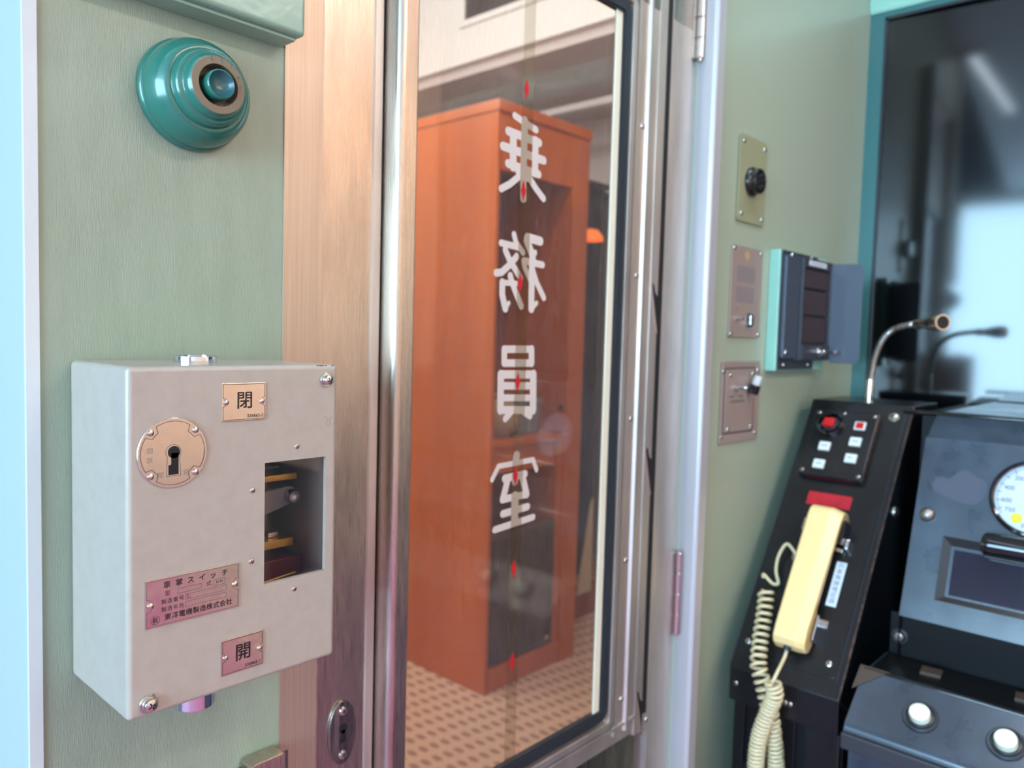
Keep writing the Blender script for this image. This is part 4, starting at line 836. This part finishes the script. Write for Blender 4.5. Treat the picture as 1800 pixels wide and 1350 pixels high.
LF = frame((1.060, -0.25, -0.504), (-0.6, 0, 0.8), (0.8, 0, 0.6))
b = MB(LF); b.prism([(-0.004, 0.050), (0.0350, 0.0905), (-0.004, 0.0905)], 0.0002, 0.0012, 0.0002); b.build('corner_plate', 'brownmetal', t)
for (u, v) in BTN:
    b = MB(LF); b.lathe([(0.0205, 0.0), (0.0212, 0.0020), (0.0200, 0.0032), (0.0178, 0.0030), (0.0172, 0.0006), (0, 0.0006)], (u, v, 0), 40); rg = b.build('button_ring', 'rubber', t)
    b = MB(LF); b.lathe([(0.0158, 0.0006), (0.0158, 0.003), (0.0145, 0.0038), (0.0132, 0.0038)], (u, v, 0), 36); b.build('button_collar', 'rubber', rg)
    b = MB(LF); b.lathe([(0.0126, 0.0006), (0.0126, 0.012), (0.0118, 0.0132), (0.006, 0.0140), (0, 0.0142)], (u, v, 0), 36); b.build('ivory_button', 'button', rg)
for (x, y, w_) in ((1.187, -0.323, 0.0130), (1.188, -0.437, 0.0140)):
    b = MB(Matrix.Translation((x, y, -0.4558)) @ Matrix.Rotation(0.12, 4, 'Z')); b.box(-0.013, 0.013, -w_, w_, 0, 0.005, 0.0006); b.build('catch_plate', 'brownmetal', t)
b = MB(frame((1.2260, -0.262-0.008, -0.4265), (-1, 0, 0))); b.use('rubber'); b.cyl((0, 0), 0.0115, 0, 0.003, 24, 0.0008); b.use('nickel'); b.lathe([(0.0085, 0.003), (0.0085, 0.005), (0.006, 0.009), (0, 0.010)], seg=20); b.build('bolt', None, t)
b = MB(); b.box(1.2262, 1.2268, YA, YB-0.004, -0.4545, -0.3925); b.box(1.1370, 1.2262, YA, YB-0.004, -0.4556, -0.4550); b.box(1.212, 1.2262, -0.271, -0.2705, -0.4545, -0.392); b.build('trough_shade', 'shade_black', t)  # black sheets paint the trough's shade over the desk
b = MB(); b.box(1.046, 1.056, YA, YB, -0.536, -0.5145, 0.002); b.build('front_strip', 'slate_dark', t)
# instrument panel
I = frame((1.2119, -0.27, -0.389), (-0.949, 0, 0.3153), (0.3153, 0, 0.949))
MB(I).box(0, 0.60, -0.003, 0.2680, -0.0035, 0.0006, 0.0012).build('instrument_panel', 'black_desk', t)
b = MB(I)
b.prism([(u, v) for u, v in [(0.0190, .1975), (.0215, .2060), (.0290, .2095), (.0370, .2080), (.0420, .2085), (.0470, .2160), (.0540, .2225), (.0630, .2235), (.0700, .2190), (.0760, .2150), (.0830, .2130), (.0890, .2060), (.0905, .1950), (.0870, .1850), (.0790, .1760), (.0690, .1735), (.0580, .1750), (.0470, .1785), (.0360, .1820), (.0260, .1850), (.0205, .1905)]], 0.0006, 0.0007)
b.build('worn_patch', 'worn', t, smooth=0)
gc = (0.148, 0.1935)
b = MB(I); b.lathe([(0.0545, 0.0006), (0.0545, 0.006), (0.0525, 0.0095), (0.0500, 0.0100), (0.0480, 0.0085), (0.0475, 0.002)], (gc[0], gc[1], 0), 72); ga = b.build('gauge', 'black_gloss', t)
b = MB(I); b.cyl(gc, 0.0476, 0.0006, 0.0020, 64); b.build('dial', 'dial', ga)
b = MB(I); zt = 0.0020
for a_, s_ in ((127, '200'), (159, '400'), (190, '600'), (214, '750')):
    a = math.radians(a_); b.text(s_, gc[0]+0.0335*math.cos(a), gc[1]+0.0335*math.sin(a), zt+0.0002, 0.0088)
b.text('0', gc[0]-0.0105, gc[1]-0.0385, zt+0.0002, 0.0080)
for k in range(0, 81):
    a = math.radians(95+k*1.56+ (0)); L_ = 0.0055 if k % 10 == 0 else 0.0030
    if k > 76: break
    b.stroke([(gc[0]+0.0462*math.cos(a), gc[1]+0.0462*math.sin(a)), (gc[0]+(0.0462-L_)*math.cos(a), gc[1]+(0.0462-L_)*math.sin(a))], 0.00045 if k % 10 == 0 else 0.00016, zt, 0.0001, 3)
b.build('scale', 'ink', ga, smooth=0)
b = MB(I); b.prism(circ(gc[0]-0.0185, gc[1]-0.0290, 0.0072, 28), zt, zt+0.0003); ys = b.build('yellow_sticker', 'yellow', ga)
b = MB(I); b.cyl(gc, 0.0090, zt, zt+0.003, 28, 0.0008); b.stroke([(gc[0], gc[1]), (gc[0]+0.030, gc[1]-0.012)], 0.0006, zt+0.0032, 0.0004); b.build('needle', 'maroon', ga)
b = MB(I); b.cyl(gc, 0.0482, 0.0066, 0.0072, 56); b.build('gauge_glass', 'gauge_glass', ga)
b = MB(I); b.lathe([(0.0105, 0.0006), (0.0105, 0.004), (0.0085, 0.0085), (0.0045, 0.011), (0, 0.0118)], (0.0188, 0.1498, 0), 32); b.build('dome_nut', 'steel_dark', t)
# framed window of the panel
a = [(0.044, 0.0300), (0.360, 0.0300), (0.360, 0.1226), (0.044, 0.1226)]; c = [(0.0595, 0.0410), (0.345, 0.0410), (0.345, 0.1060), (0.0595, 0.1060)]
bb = bmesh.new(); A = [bb.verts.new((p[0], p[1], 0.0006)) for p in a]; A1 = [bb.verts.new((p[0], p[1], 0.0050)) for p in a]; Cc = [bb.verts.new((p[0], p[1], -0.0010)) for p in c]
for i in range(4):
    j = (i+1) % 4; bb.faces.new((A[i], A[j], A1[j], A1[i])); bb.faces.new((A1[i], A1[j], Cc[j], Cc[i]))
bmesh.ops.recalc_face_normals(bb, faces=list(bb.faces)); b = MB(I); b.absorb(bb); fr = b.build('window_frame', 'frame_black', t, smooth=0)
MB(I).box(0.0596, 0.3449, 0.0411, 0.1059, 0.0007, 0.0012).build('smoked_pane', 'smoke', fr)
b = MB(I); b.lathe([(0, 0), (0.012, 0.0), (0.0165, 0.004), (0.0170, 0.010), (0.0170, 0.45), (0, 0.45)], seg=36)
b.bm.transform(I.inverted()); b.bm.transform(I @ Matrix.Translation((0.0965, 0.1195, 0.020)) @ Matrix(((0, 0, 1, 0), (1, 0, 0, 0), (0, 1, 0, 0), (0, 0, 0, 1)))); b.build('grip_bar', 'black_gloss', t)
b = MB(I); b.box(0.30, 0.33, 0.112, 0.127, 0.0006, 0.010, 0.001); b.build('bracket', 'black', t)
